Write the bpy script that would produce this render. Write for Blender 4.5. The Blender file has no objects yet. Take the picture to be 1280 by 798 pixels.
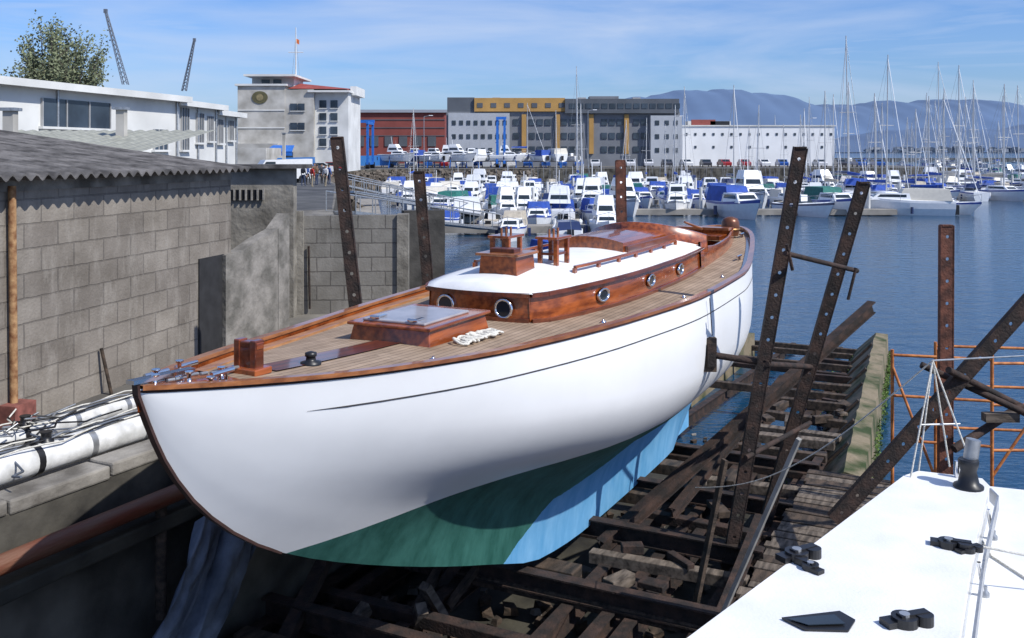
import bpy, bmesh, math, random
from mathutils import Vector, Matrix
random.seed(7)
H=6.0
scene=bpy.context.scene
def link(o):
    scene.collection.objects.link(o); return o
# ---------------------------------------------------------------- materials
MATS={}
def _new(name):
    m=bpy.data.materials.new(name); m.use_nodes=True
    nt=m.node_tree; b=nt.nodes['Principled BSDF']; return m,nt,b
def mat(name,col,rough=.5,metal=0,var=.15,scale=4,bump=0.0,bscale=25,col2=None,lo=.35,hi=.65,coat=0,stretch=(1,1,1),detail=6):
    if name in MATS: return MATS[name]
    m,nt,b=_new(name); N=nt.nodes; L=nt.links
    tc=N.new('ShaderNodeTexCoord'); mp=N.new('ShaderNodeMapping'); mp.inputs['Scale'].default_value=stretch
    L.new(tc.outputs['Object'],mp.inputs['Vector'])
    no=N.new('ShaderNodeTexNoise'); no.inputs['Scale'].default_value=scale; no.inputs['Detail'].default_value=detail
    L.new(mp.outputs['Vector'],no.inputs['Vector'])
    r=N.new('ShaderNodeValToRGB'); r.color_ramp.elements[0].position=lo; r.color_ramp.elements[1].position=hi
    c1=[min(1,c*(1-var)) for c in col]; c2=list(col2) if col2 else [min(1,c*(1+var)) for c in col]
    r.color_ramp.elements[0].color=(*c1,1); r.color_ramp.elements[1].color=(*c2,1)
    L.new(no.outputs['Fac'],r.inputs['Fac']); L.new(r.outputs['Color'],b.inputs['Base Color'])
    b.inputs['Roughness'].default_value=rough; b.inputs['Metallic'].default_value=metal
    if coat: b.inputs['Coat Weight'].default_value=coat; b.inputs['Coat Roughness'].default_value=.08
    if bump:
        n2=N.new('ShaderNodeTexNoise'); n2.inputs['Scale'].default_value=bscale; n2.inputs['Detail'].default_value=5
        L.new(mp.outputs['Vector'],n2.inputs['Vector'])
        bp=N.new('ShaderNodeBump'); bp.inputs['Strength'].default_value=bump; bp.inputs['Distance'].default_value=.02
        L.new(n2.outputs['Fac'],bp.inputs['Height']); L.new(bp.outputs['Normal'],b.inputs['Normal'])
    MATS[name]=m; return m
def mat_brick(name,c1,c2,mortar,bw,bh,ms,axes='xz',rough=.85,bump=.5,dirt=.5,dscale=1.2,offset=.5,bdist=.01,stain=None):
    if name in MATS: return MATS[name]
    m,nt,b=_new(name); N=nt.nodes; L=nt.links
    tc=N.new('ShaderNodeTexCoord'); sp=N.new('ShaderNodeSeparateXYZ'); cb=N.new('ShaderNodeCombineXYZ')
    L.new(tc.outputs['Object'],sp.inputs[0])
    L.new(sp.outputs[axes[0].upper()],cb.inputs[0]); L.new(sp.outputs[axes[1].upper()],cb.inputs[1])
    nd=N.new('ShaderNodeTexNoise'); nd.inputs['Scale'].default_value=7; L.new(tc.outputs['Object'],nd.inputs['Vector'])
    va=N.new('ShaderNodeVectorMath'); va.operation='MULTIPLY_ADD'; va.inputs[1].default_value=(.02,.02,0) if stain else (0,0,0)
    L.new(nd.outputs['Color'],va.inputs[0]); L.new(cb.outputs[0],va.inputs[2])
    br=N.new('ShaderNodeTexBrick'); br.inputs['Scale'].default_value=1; br.offset=offset
    br.inputs['Brick Width'].default_value=bw; br.inputs['Row Height'].default_value=bh
    br.inputs['Mortar Size'].default_value=ms; br.inputs['Mortar Smooth'].default_value=.3
    br.inputs['Color1'].default_value=(*c1,1); br.inputs['Color2'].default_value=(*c2,1); br.inputs['Mortar'].default_value=(*mortar,1)
    L.new(va.outputs[0],br.inputs['Vector'])
    no=N.new('ShaderNodeTexNoise'); no.inputs['Scale'].default_value=dscale; no.inputs['Detail'].default_value=8; no.inputs['Roughness'].default_value=.65
    L.new(tc.outputs['Object'],no.inputs['Vector'])
    rp=N.new('ShaderNodeValToRGB'); rp.color_ramp.elements[0].position=.3; rp.color_ramp.elements[1].position=.65
    d=1-dirt; rp.color_ramp.elements[0].color=(d,d*.96,d*.90,1); rp.color_ramp.elements[1].color=(1.05,1.05,1.05,1)
    L.new(no.outputs['Fac'],rp.inputs['Fac'])
    mx=N.new('ShaderNodeMix'); mx.data_type='RGBA'; mx.blend_type='MULTIPLY'; mx.inputs[0].default_value=1
    L.new(br.outputs['Color'],mx.inputs[6]); L.new(rp.outputs['Color'],mx.inputs[7]); out=mx.outputs[2]
    if stain: # old lime wash and vertical rain stains
        n3=N.new('ShaderNodeTexNoise'); n3.inputs['Scale'].default_value=2.2; n3.inputs['Detail'].default_value=10; n3.inputs['Roughness'].default_value=.75
        mp=N.new('ShaderNodeMapping'); mp.inputs['Scale'].default_value=(1.6,1.6,.5); L.new(tc.outputs['Object'],mp.inputs[0]); L.new(mp.outputs[0],n3.inputs['Vector'])
        r3=N.new('ShaderNodeValToRGB'); r3.color_ramp.elements[0].position=.5; r3.color_ramp.elements[1].position=.72; r3.color_ramp.elements[1].color=(.6,.6,.6,1); L.new(n3.outputs['Fac'],r3.inputs['Fac'])
        m3=N.new('ShaderNodeMix'); m3.data_type='RGBA'; L.new(r3.outputs['Color'],m3.inputs[0]); L.new(out,m3.inputs[6]); m3.inputs[7].default_value=(*stain,1); out=m3.outputs[2]
    L.new(out,b.inputs['Base Color'])
    b.inputs['Roughness'].default_value=rough
    if bump:
        n2=N.new('ShaderNodeTexNoise'); n2.inputs['Scale'].default_value=30
        L.new(tc.outputs['Object'],n2.inputs['Vector'])
        ma=N.new('ShaderNodeMath'); ma.operation='MULTIPLY_ADD'; ma.inputs[1].default_value=.5
        L.new(n2.outputs['Fac'],ma.inputs[0])
        iv=N.new('ShaderNodeMath'); iv.operation='SUBTRACT'; iv.inputs[0].default_value=1; L.new(br.outputs['Fac'],iv.inputs[1])
        L.new(iv.outputs[0],ma.inputs[2])
        bp=N.new('ShaderNodeBump'); bp.inputs['Strength'].default_value=bump; bp.inputs['Distance'].default_value=bdist
        L.new(ma.outputs[0],bp.inputs['Height']); L.new(bp.outputs['Normal'],b.inputs['Normal'])
    MATS[name]=m; return m
# palette
M_rust=mat('rusted_steel',(.026,.018,.015),.85,0,.4,6,.6,40,col2=(.075,.04,.028),lo=.4,hi=.8)
M_rustred=mat('rust_red_steel',(.09,.032,.02),.8,0,.4,8,.5,40,col2=(.17,.06,.035))
M_blk=mat('black_fitting',(.012,.012,.014),.4,0,.2)
M_chrome=mat('chrome',(.75,.75,.76),.15,1,.05)
M_brass=mat('brass',(.42,.22,.09),.4,.8,.2)
M_mah=mat('varnished_mahogany',(.22,.046,.012),.25,0,.35,3,0,col2=(.38,.095,.022),coat=.7,stretch=(.5,6,6))
M_mahd=mat('dark_mahogany',(.11,.026,.011),.28,0,.3,3,0,col2=(.19,.045,.015),coat=.6,stretch=(.5,6,6))
M_ltmah=mat('varnished_rail',(.27,.09,.03),.3,0,.3,3,0,col2=(.38,.145,.05),coat=.6,stretch=(.5,6,6))
M_white=mat('white_gelcoat',(.78,.79,.8),.35,0,.04,2,coat=.3)
M_whitedeck=mat('white_deck_paint',(.74,.75,.755),.55,0,.06,3,.1,60,col2=(.82,.82,.81))
M_glass=mat('dark_glass',(.02,.03,.04),.08,0,.2)
M_conc=mat('weathered_concrete',(.15,.135,.115),.9,0,.35,2.5,.6,18,col2=(.30,.28,.25))
M_concd=mat('dark_wet_concrete',(.020,.018,.014),.8,0,.5,1.5,.7,10,col2=(.06,.055,.04))
M_timber=mat('old_grey_timber',(.085,.065,.05),.9,0,.45,3,.7,30,col2=(.20,.16,.125),stretch=(1,5,5))
M_timberd=mat('dark_old_timber',(.035,.026,.019),.9,0,.5,3,.7,30,col2=(.095,.065,.045),stretch=(1,4,4))
M_rope=mat('white_rope',(.6,.58,.52),.9,0,.15,40,.5,80)
M_asph=mat('asphalt',(.055,.055,.056),.9,0,.25,.5,.2,40,col2=(.10,.10,.10))
M_gal=mat('galvanised_steel',(.4,.41,.42),.4,.7,.2,10)
M_orange=mat('orange_scaffold_paint',(.45,.13,.025),.6,0,.4,9,.2,40,col2=(.60,.22,.06))
M_tarp=mat('blue_grey_tarp',(.07,.085,.115),.7,0,.35,3,.6,14,col2=(.15,.175,.22))
M_moss=mat('mossy_concrete',(.045,.075,.015),.95,0,.35,1.6,.8,14,col2=(.21,.17,.11),lo=.36,hi=.58)
M_bluep=mat('blue_paint',(.02,.14,.5),.45,0,.15)
M_bluecv=mat('blue_canvas',(.02,.07,.34),.8,0,.2,3,.3,12)
# ---------------------------------------------------------------- geometry
class Geo:
    def __init__(s): s.v=[]; s.f=[]; s.m=[]; s.mats=[]; s.sm=[]
    def mi(s,m):
        if m not in s.mats: s.mats.append(m)
        return s.mats.index(m)
    def add(s,vs,fs,m,smooth=False,M=None):
        o=len(s.v); k=s.mi(m)
        for p in vs: s.v.append(tuple(M@Vector(p)) if M is not None else tuple(p))
        for f in fs: s.f.append([i+o for i in f]); s.m.append(k); s.sm.append(smooth)
    def box(s,c,d,m,M=None,rot=0,taper=1):
        x,y,z=d[0]/2,d[1]/2,d[2]/2
        vs=[]
        for zz,t in((-z,1),(z,taper)):
            for (a,b) in((-x,-y),(x,-y),(x,y),(-x,y)):
                a*=t;b*=t
                ca,sa=math.cos(rot),math.sin(rot)
                vs.append((c[0]+a*ca-b*sa,c[1]+a*sa+b*ca,c[2]+zz))
        s.add(vs,[(3,2,1,0),(4,5,6,7),(0,1,5,4),(1,2,6,5),(2,3,7,6),(3,0,4,7)],m,False,M)
    def beam(s,a,b,w,h,m,up=(0,0,1),w2=None,h2=None):
        a=Vector(a);b=Vector(b);d=(b-a).normalized();u=Vector(up)
        if abs(d.dot(u))>.98: u=Vector((0,1,0))
        r=d.cross(u).normalized();u=r.cross(d)
        w2=w2 or w;h2=h2 or h
        vs=[]
        for p,ww,hh in((a,w,h),(b,w2,h2)):
            for (i,j) in((-1,-1),(1,-1),(1,1),(-1,1)): vs.append(p+r*i*ww/2+u*j*hh/2)
        s.add(vs,[(3,2,1,0),(4,5,6,7),(0,1,5,4),(1,2,6,5),(2,3,7,6),(3,0,4,7)],m)
    def tube(s,a,b,r,m,n=8,r2=None,caps=True):
        a=Vector(a);b=Vector(b);d=(b-a)
        if d.length<1e-6:return
        d.normalize();u=Vector((0,0,1)) if abs(d.z)<.95 else Vector((0,1,0))
        e=d.cross(u).normalized();g=e.cross(d);r2=r if r2 is None else r2
        vs=[];
        for p,rr in((a,r),(b,r2)):
            for i in range(n):
                t=2*math.pi*i/n; vs.append(p+e*math.cos(t)*rr+g*math.sin(t)*rr)
        fs=[(i,(i+1)%n,n+(i+1)%n,n+i) for i in range(n)]
        s.add(vs,fs,m,True)
        if caps: s.add(vs,[tuple(range(n-1,-1,-1)),tuple(range(n,2*n))],m)
    def path(s,pts,r,m,n=6):
        for a,b in zip(pts,pts[1:]): s.tube(a,b,r,m,n)
    def prism(s,poly,z0,z1,m,top=None):
        n=len(poly)
        vs=[(p[0],p[1],z0) for p in poly]+[(p[0],p[1],z1) for p in poly]
        s.add(vs,[tuple(range(n-1,-1,-1))]+[(i,(i+1)%n,n+(i+1)%n,n+i) for i in range(n)],m)
        s.add(vs,[tuple(range(n,2*n))],top or m)
    def lathe(s,c,prof,m,n=16):
        vs=[];k=len(prof)
        for r,z in prof:
            for i in range(n):
                t=2*math.pi*i/n; vs.append((c[0]+r*math.cos(t),c[1]+r*math.sin(t),c[2]+z))
        fs=[(j*n+i,j*n+(i+1)%n,(j+1)*n+(i+1)%n,(j+1)*n+i) for j in range(k-1) for i in range(n)]
        s.add(vs,fs,m,True); s.add(vs,[tuple(range((k-1)*n,k*n)),tuple(range(n-1,-1,-1))],m)
    def grid(s,rows,m,smooth=True,flip=False):
        nr=len(rows);nc=len(rows[0]); vs=[p for r in rows for p in r]
        fs=[]
        for i in range(nr-1):
            for j in range(nc-1):
                q=(i*nc+j,i*nc+j+1,(i+1)*nc+j+1,(i+1)*nc+j)
                fs.append(q[::-1] if flip else q)
        s.add(vs,fs,m,smooth)
    def mesh(s,name):
        me=bpy.data.meshes.new(name); me.from_pydata([tuple(p) for p in s.v],[],s.f)
        for m in s.mats: me.materials.append(m)
        me.polygons.foreach_set('material_index',s.m); me.polygons.foreach_set('use_smooth',s.sm)
        me.update(); return me
    def obj(s,name,parent=None,loc=None,rot=None,bevel=0):
        o=bpy.data.objects.new(name,s.mesh(name)); link(o)
        if parent: o.parent=parent
        if loc: o.location=loc
        if rot is not None: o.rotation_euler=(0,0,rot)
        if bevel:
            b=o.modifiers.new('bevel','BEVEL'); b.width=bevel; b.segments=2; b.limit_method='ANGLE'
        return o
def empty(name,loc=(0,0,0),rot=0):
    e=bpy.data.objects.new(name,None); link(e); e.location=loc; e.rotation_euler=(0,0,rot); e.empty_display_size=.2; return e
def interp(T,x):
    if x<=T[0][0]: return T[0][1]
    if x>=T[-1][0]: return T[-1][1]
    for i in range(len(T)-1):
        if T[i][0]<=x<=T[i+1][0]:
            x0,y0=T[i];x1,y1=T[i+1];h=x1-x0;t=(x-x0)/h
            def sl(k):
                if k<=0: return (T[1][1]-T[0][1])/(T[1][0]-T[0][0])
                if k>=len(T)-1: return (T[-1][1]-T[-2][1])/(T[-1][0]-T[-2][0])
                a=(T[k][1]-T[k-1][1])/(T[k][0]-T[k-1][0]); b=(T[k+1][1]-T[k][1])/(T[k+1][0]-T[k][0])
                if a*b<=0: return 0
                return 2*a*b/(a+b)
            m0,m1=sl(i),sl(i+1)
            return (2*t**3-3*t*t+1)*y0+(t**3-2*t*t+t)*h*m0+(-2*t**3+3*t*t)*y1+(t**3-t*t)*h*m1
# ================================================================ YACHT
ANG=math.atan2(.892,.449); BOW=(-2.34,6.0,0)
def W(s,r,z):
    return (BOW[0]+.449*s+.892*r, BOW[1]+.892*s-.449*r, z)
Wt=[(0,.025),(.15,.13),(.5,.34),(1.5,.76),(3,1.16),(5,1.51),(7,1.69),(9,1.65),(10,1.53),(11,1.34),(12.5,1.03),(13.7,.74),(14.4,.47),(14.7,.24),(14.8,.06)]
Dt=[(0,1.48),(1.5,1.60),(3,1.67),(5,1.70),(7,1.71),(9,1.70),(11,1.66),(13,1.58),(14.8,1.48)]
Kt=[(0,1.52),(.083,1.72),(.2137,1.986),(.4556,2.32),(.832,2.669),(1.339,3.0),(2.71,3.62),(4.47,4.27),(5.7,4.66),(7,4.78),(9,4.82),(11.0,4.84),(11.6,4.0),(12.1,3.25),(12.6,2.85),(13.4,2.4),(14.2,2.05),(14.8,1.72)]
FB=[(0,1),(.25,.88),(.5,.67),(.75,.38),(.9,.17),(1,.03)]
FM=[(0,1),(.15,1.02),(.3,1.0),(.4,.92),(.5,.75),(.6,.48),(.7,.26),(.8,.15),(.9,.11),(1,.09)]
FS=[(0,1),(.3,.93),(.55,.76),(.8,.42),(.93,.18),(1,.03)]
def sst(a,b,x):
    t=max(0,min(1,(x-a)/(b-a))); return t*t*(3-2*t)
def hullr(s,tau):
    fb,fm,fs=interp(FB,tau),interp(FM,tau),interp(FS,tau)
    a=sst(.8,4.8,s); f=fb*(1-a)+fm*a
    b=sst(10.3,12.4,s); f=f*(1-b)+fs*b
    return interp(Wt,s)*f
yacht=empty('wooden_sailing_yacht',BOW,ANG)
m,nt,b=_new('yacht_hull_paint'); N=nt.nodes;Lk=nt.links
tc=N.new('ShaderNodeTexCoord');sp=N.new('ShaderNodeSeparateXYZ');Lk.new(tc.outputs['Object'],sp.inputs[0])
nz=N.new('ShaderNodeTexNoise');nz.inputs['Scale'].default_value=1.6;nz.inputs['Detail'].default_value=8;Lk.new(tc.outputs['Object'],nz.inputs['Vector'])
def ramp(c0,c1,p0=.35,p1=.65,src=None):
    r=N.new('ShaderNodeValToRGB');r.color_ramp.elements[0].position=p0;r.color_ramp.elements[1].position=p1
    r.color_ramp.elements[0].color=(*c0,1);r.color_ramp.elements[1].color=(*c1,1);Lk.new((src or nz).outputs['Fac'],r.inputs['Fac']);return r
nf=N.new('ShaderNodeTexNoise');nf.inputs['Scale'].default_value=4;nf.inputs['Detail'].default_value=12;nf.inputs['Roughness'].default_value=.7
mp=N.new('ShaderNodeMapping');mp.inputs['Scale'].default_value=(1,1,.3);Lk.new(tc.outputs['Object'],mp.inputs[0]);Lk.new(mp.outputs[0],nf.inputs['Vector'])
white=ramp((.80,.80,.80),(.84,.84,.84)); green=ramp((.010,.075,.058),(.05,.18,.15),.35,.72,nf); blue=ramp((.09,.31,.56),(.20,.44,.69),.35,.7,nf)
def gt(v,th):
    a=N.new('ShaderNodeMath');a.operation='GREATER_THAN';Lk.new(v,a.inputs[0]);a.inputs[1].default_value=th;return a
def mad(v,k,add):
    a=N.new('ShaderNodeMath');a.operation='MULTIPLY_ADD';Lk.new(v,a.inputs[0]);a.inputs[1].default_value=k
    if isinstance(add,(int,float)): a.inputs[2].default_value=add
    else: Lk.new(add,a.inputs[2])
    return a
wlz=mad(sp.outputs['X'],.022,sp.outputs['Z'])
wl=gt(wlz.outputs[0],H-2.99)
x1=mad(nf.outputs['Fac'],.10,sp.outputs['Z'])
sl_=mad(sp.outputs['X'],-.42,.42*5.7); cl=N.new('ShaderNodeMath');cl.operation='MAXIMUM';Lk.new(sl_.outputs[0],cl.inputs[0]);cl.inputs[1].default_value=0
x1b=N.new('ShaderNodeMath');x1b.operation='ADD';Lk.new(x1.outputs[0],x1b.inputs[0]);Lk.new(cl.outputs[0],x1b.inputs[1])
x2=gt(x1b.outputs[0],H-3.92)
mA=N.new('ShaderNodeMix');mA.data_type='RGBA';Lk.new(x2.outputs[0],mA.inputs[0]);Lk.new(blue.outputs[0],mA.inputs[6]);Lk.new(green.outputs[0],mA.inputs[7])
mB=N.new('ShaderNodeMix');mB.data_type='RGBA';Lk.new(wl.outputs[0],mB.inputs[0]);Lk.new(mA.outputs[2],mB.inputs[6]);Lk.new(white.outputs[0],mB.inputs[7])
Lk.new(mB.outputs[2],b.inputs['Base Color']);
rg=N.new('ShaderNodeMapRange');rg.inputs[3].default_value=.6;rg.inputs[4].default_value=.3;Lk.new(wl.outputs[0],rg.inputs[0]);Lk.new(rg.outputs[0],b.inputs['Roughness'])
bp=N.new('ShaderNodeBump');bp.inputs['Strength'].default_value=.12;bp.inputs['Distance'].default_value=.02
nl=N.new('ShaderNodeTexNoise');nl.inputs['Scale'].default_value=2.2;nl.inputs['Detail'].default_value=3;Lk.new(tc.outputs['Object'],nl.inputs['Vector'])
Lk.new(nl.outputs['Fac'],bp.inputs['Height']);Lk.new(bp.outputs['Normal'],b.inputs['Normal'])
M_hull=m
stn=[0,.02,.05,.083,.14,.2137,.32,.4556,.62,.832,1.08,1.339,1.65,2.0]+[2.4+.4*i for i in range(31)]
stn=[s for s in stn if s<14.45]+[14.5,14.6,14.68,14.74,14.78,14.8]
NT=26
g=Geo()
for side in(1,-1):
    rows=[]
    for s in stn:
        d,k=interp(Dt,s),interp(Kt,s)
        rows.append([(s,-side*hullr(s,j/NT),H-(d+(k-d)*j/NT)) for j in range(NT+1)])
    g.grid(rows,M_hull,True,flip=(side<0))
g.obj('hull',yacht)
g=Geo()
rows=[[(s,-hullr(s,1),H-interp(Kt,s)-.001),(s,hullr(s,1),H-interp(Kt,s)-.001)] for s in stn]
g.grid(rows,M_hull,False)
g.prism([(11.0,-.05),(11.9,-.05),(11.9,.05),(11.0,.05)],H-4.75,H-3.2,M_hull)
g.obj('keel',yacht)
g=Geo()
M_stem=mat('dark_stem_band',(.045,.022,.018),.5,0,.3,6)
pts=[(s-.008,0,H-interp(Kt,s)) for s in [0,.04,.083,.14,.2137,.32,.4556,.62,.832,1.08,1.339]]
pts=[(-.015,0,H-1.44)]+pts
for a,b_ in zip(pts,pts[1:]): g.beam(a,b_,.05,.02,M_stem,up=(1,0,0))
g.obj('stem_band',yacht)
g=Geo(); sr=[s for s in stn]
for side in(1,-1):
    def ring(s,o,dz):
        return (s,-side*max(.0,interp(Wt,s)+o),H-interp(Dt,s)+dz)
    A=[ring(s,.022,-.008) for s in sr];B=[ring(s,.022,.022) for s in sr];C=[ring(s,-.06,.022) for s in sr];D=[ring(s,-.06,-.008) for s in sr]
    g.grid([[a,b2,c,d2,a] for a,b2,c,d2 in zip(A,B,C,D)],M_ltmah,False,flip=(side<0))
    E=[ring(s,-.045,-.008) for s in sr];F=[ring(s,-.055,-.15) for s in sr]
    g.grid([[e,f] for e,f in zip(E,F)],M_mah,True)
    ss=[1.0+.3*i for i in range(41)]
    rows=[]
    for i,s in enumerate(ss):
        d,k=interp(Dt,s),interp(Kt,s)
        w=.006 if 0<i<40 else .001
        rows.append([(s,-side*(hullr(s,(.235-w)/(k-d))+.005),H-(d+.235-w)),(s,-side*(hullr(s,(.235+w)/(k-d))+.005),H-(d+.235+w))])
    g.grid(rows,mat('cove_line_grey',(.06,.055,.055),.5,0,.3,6),False)
    rows=[[(s,-side*(hullr(s,.02/(interp(Kt,s)-interp(Dt,s)))+.012),H-interp(Dt,s)-.010),(s,-side*(hullr(s,.05/(interp(Kt,s)-interp(Dt,s)))+.010),H-interp(Dt,s)-.028)] for s in sr]
    g.grid(rows,M_stem,False)
g.obj('cap_rail',yacht)
g=Geo()
for side in(-1,):
    ss=[.9+.3*i for i in range(30)]
    rows=[]
    for s in ss:
        w=interp(Wt,s);z=H-interp(Dt,s)
        rows.append([(s,-side*(w-.10),z-.03),(s,-side*(w-.19),z-.035),(s,-side*(w-.20),z-.12)])
    g.grid(rows,mat('varnished_oak_rail',(.36,.16,.06),.35,0,.3,3,0,col2=(.46,.22,.09),coat=.5,stretch=(.5,6,6)),False)
g.obj('waterway_rail',yacht)
M_teak=mat_brick('teak_deck',(.40,.295,.21),(.31,.225,.155),(.09,.065,.045),2.2,.062,.004,'xy',rough=.75,bump=.2,dirt=.35,dscale=3)
g=Geo(); fr=[-1,-.85,-.7,-.45,-.2,0,.2,.45,.7,.85,1]
def deckz(s,r):
    w=max(.05,interp(Wt,s)); return H-(interp(Dt,s)+.075)+.055*(1-min(1,(r/w)**2))
def dw(s): return max(.01,interp(Wt,s)-.04)
vs=[];fs=[]
for s in stn:
    for f in fr: r=f*dw(s); vs.append((s,-r,deckz(s,r)))
nc=len(fr)
for i in range(len(stn)-1):
    for j in range(nc-1):
        if 10.4<stn[i] and stn[i+1]<13.1 and 3<=j<=6: continue
        fs.append((i*nc+j,i*nc+j+1,(i+1)*nc+j+1,(i+1)*nc+j)[::-1])
g.add(vs,fs,M_teak,False)
g.obj('deck',yacht)
g=Geo()
for side in(1,-1):
    ss=[.5+.3*i for i in range(46)]
    rows=[[(s,-side*(dw(s)-.02),deckz(s,dw(s))+.006),(s,-side*(dw(s)-.09),deckz(s,dw(s)-.1)+.008)] for s in ss if s<14]
    g.grid(rows,M_mah,False)
g.grid([[(s,-.13,deckz(s,.1)+.01),(s,.13,deckz(s,.1)+.01)] for s in(1.15,1.5,2,2.4,2.8)],M_mahd,False)
g.grid([[(s,-max(.01,dw(s)-.04),deckz(s,0)+.012-.03),(s,0,deckz(s,0)+.012),(s,max(.01,dw(s)-.04),deckz(s,0)+.012-.03)] for s in(.08,.2,.35,.55,.75)],M_mah,False)
g.obj('king_plank',yacht)
g=Geo()
g.box((11.7,0,H-2.35),(2.7,1.1,.04),M_timber)
for y in(-.56,.56): g.box((11.7,y,H-2.0),(2.7,.03,.74),M_mah)
for x in(10.34,13.06): g.box((x,0,H-2.0),(.03,1.1,.74),M_mah)
for y in(-.42,.42): g.box((11.7,y,H-1.95),(2.5,.26,.04),M_ltmah)
g.obj('cockpit_well',yacht)
g=Geo()
def cw(s): return interp([(9.7,.90),(11,.80),(12.3,.66),(13.2,.50)],s)
for side in(1,-1):
    rows=[]
    for i in range(19):
        s=9.6+i*.2;h=interp([(9.6,.42),(10.2,.30),(11,.24),(13.2,.20)],s);r=cw(s);zb=deckz(s,r)-.02
        rows.append([(s,-side*(r+.02),zb),(s,-side*(r+.0),zb+h),(s,-side*(r-.035),zb+h),(s,-side*(r-.03),zb)])
    g.grid(rows,M_mah,False)
g.box((13.22,0,H-1.5),(.04,1.0,.24),M_mah)
g.box((12.6,0,deckz(12.6,0)+.1),(.5,.95,.08),M_mah)
g.box((13.0,0,deckz(13,0)+.2),(.22,1.0,.05),M_ltmah)
g.obj('cockpit_coaming',yacht,bevel=.006)
CT=[(4.42,.60),(4.6,.70),(5.2,.83),(6,.93),(7,.98),(8,.98),(9,.94),(9.75,.88)]
def cr(s): return interp(CT,s)
ss=[4.42,4.5,4.6,4.9,5.2,5.6,6,6.5,7,7.5,8,8.5,9,9.4,9.75]
def fx(r): return 4.42-.10*(1-(r/.6)**2)
edge=H-1.42
def re(s): return edge-.015*max(0,5.2-s)
g=Geo()
for side in(1,-1):
    g.grid([[(s,-side*(cr(s)+.01),H-1.9),(s,-side*(cr(s)-.02),re(s))] for s in ss],M_mah,True,flip=(side>0))
fr2=[-.6+.12*i for i in range(11)]
g.grid([[(fx(r),-r,H-1.9),(fx(r)+.02,-r,re(4.4))] for r in fr2],M_mah,True)
g.add([(9.75,-.88,H-1.9),(9.75,.88,H-1.9),(9.75,.88,edge+.08),(9.75,-.88,edge+.08)],[(0,1,2,3)],M_mah)
for side in(1,-1):
    for a,b_ in zip(ss,ss[1:]):
        g.beam((a,-side*(cr(a)+.01),re(a)-.015),(b_,-side*(cr(b_)+.01),re(b_)-.015),.05,.045,M_mahd)
        g.beam((a,-side*(cr(a)+.025),deckz(a,cr(a))+.015),(b_,-side*(cr(b_)+.025),deckz(b_,cr(b_))+.015),.03,.04,M_mahd)
for a,b_ in zip(fr2,fr2[1:]):
    g.beam((fx(a)-.005,-a,re(4.4)-.015),(fx(b_)-.005,-b_,re(4.4)-.015),.05,.045,M_mahd)
    g.beam((fx(a)-.025,-a,deckz(4.4,a)+.02),(fx(b_)-.025,-b_,deckz(4.4,b_)+.02),.03,.04,M_mahd)
g.obj('cabin_trunk',yacht)
def roofz(s,r):
    c=max(.1,cr(max(4.42,s)));return re(s)+.012+.15*(1-min(1,(r/c)**2))*min(1,.45+max(0,s-4.3)*.5)
g=Geo(); rf=[-1,-.97,-.8,-.6,-.4,-.2,0,.2,.4,.6,.8,.97,1]
rows=[]
for i,s in enumerate([4.3]+ss):
    row=[]
    for f in rf:
        r=f*(cr(max(s,4.42))+.035)
        x=s if s>4.5 else fx(min(.6,abs(r)))+(s-4.42)+ (0 if s>4.35 else .08)
        if s<=4.3: row.append((fx(min(.6,abs(r)))-.03,-r,re(4.4)-.0))
        else: row.append((x+.02,-r,roofz(s,r)-(.03 if abs(f)==1 else 0)))
    rows.append(row)
g.grid(rows,M_whitedeck,True,flip=True)
g.obj('cabin_roof',yacht)
def porthole(x,y,z,nx,ny,rx,rz):
    g=Geo();n=24;t=Vector((-ny,nx,0));nn=Vector((nx,ny,0));c=Vector((x,y,z))
    prof=[(1.0,0),(1.0,.022),(.92,.03),(.78,.028),(.74,.012)]
    rows=[]
    for q,o in prof:
        rows.append([c+t*math.cos(2*math.pi*i/n)*(rx-(1-q)*.1)+Vector((0,0,1))*math.sin(2*math.pi*i/n)*(rz-(1-q)*.1)+nn*o for i in range(n+1)])
    g.grid(rows,M_chrome,True)
    last=rows[-1][:-1]; g.add(last,[tuple(range(n))],M_glass)
    for k in range(6):
        a=2*math.pi*(k+.5)/6; p=c+t*math.cos(a)*(rx-.012)+Vector((0,0,1))*math.sin(a)*(rz-.012); g.tube(p,p+nn*.034,.006,M_gal,6)
    return g.obj('porthole',yacht)
for r in(-.34,.34): porthole(fx(r)-.004,-r,H-1.59,-1,0,.105,.105)
for s in(5.65,7.05,8.3):
    for side in(1,-1):
        dr=(cr(s+.1)-cr(s-.1))/.2; n=Vector((-dr,-side,0)).normalized()
        porthole(s,-side*(cr(s)+.004),H-1.585,n.x,n.y,.13,.08)
g=Geo()
for side in(1,-1):
    P=[(5.5+.3*i) for i in range(13)]
    q=[(s,-side*cr(s)*.72,roofz(s,cr(s)*.72)+.06) for s in P]
    for a,b_ in zip(q,q[1:]): g.beam(a,b_,.035,.03,M_mah)
    for s in P[::2]: g.box((s,-side*cr(s)*.72,roofz(s,cr(s)*.72)+.02),(.07,.03,.06),M_mah)
g.obj('grab_rail',yacht)
g=Geo(); z0=roofz(5.0,0)-.03
g.box((5.05,-.02,z0+.09),(.46,.46,.22),M_mah,taper=.94); g.box((5.05,-.02,z0+.215),(.52,.52,.03),M_ltmah)
g.box((5.0,-.02,z0+.25),(.16,.3,.05),M_mahd)
g.obj('skylight_hatch',yacht,bevel=.008)
g=Geo()
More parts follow.
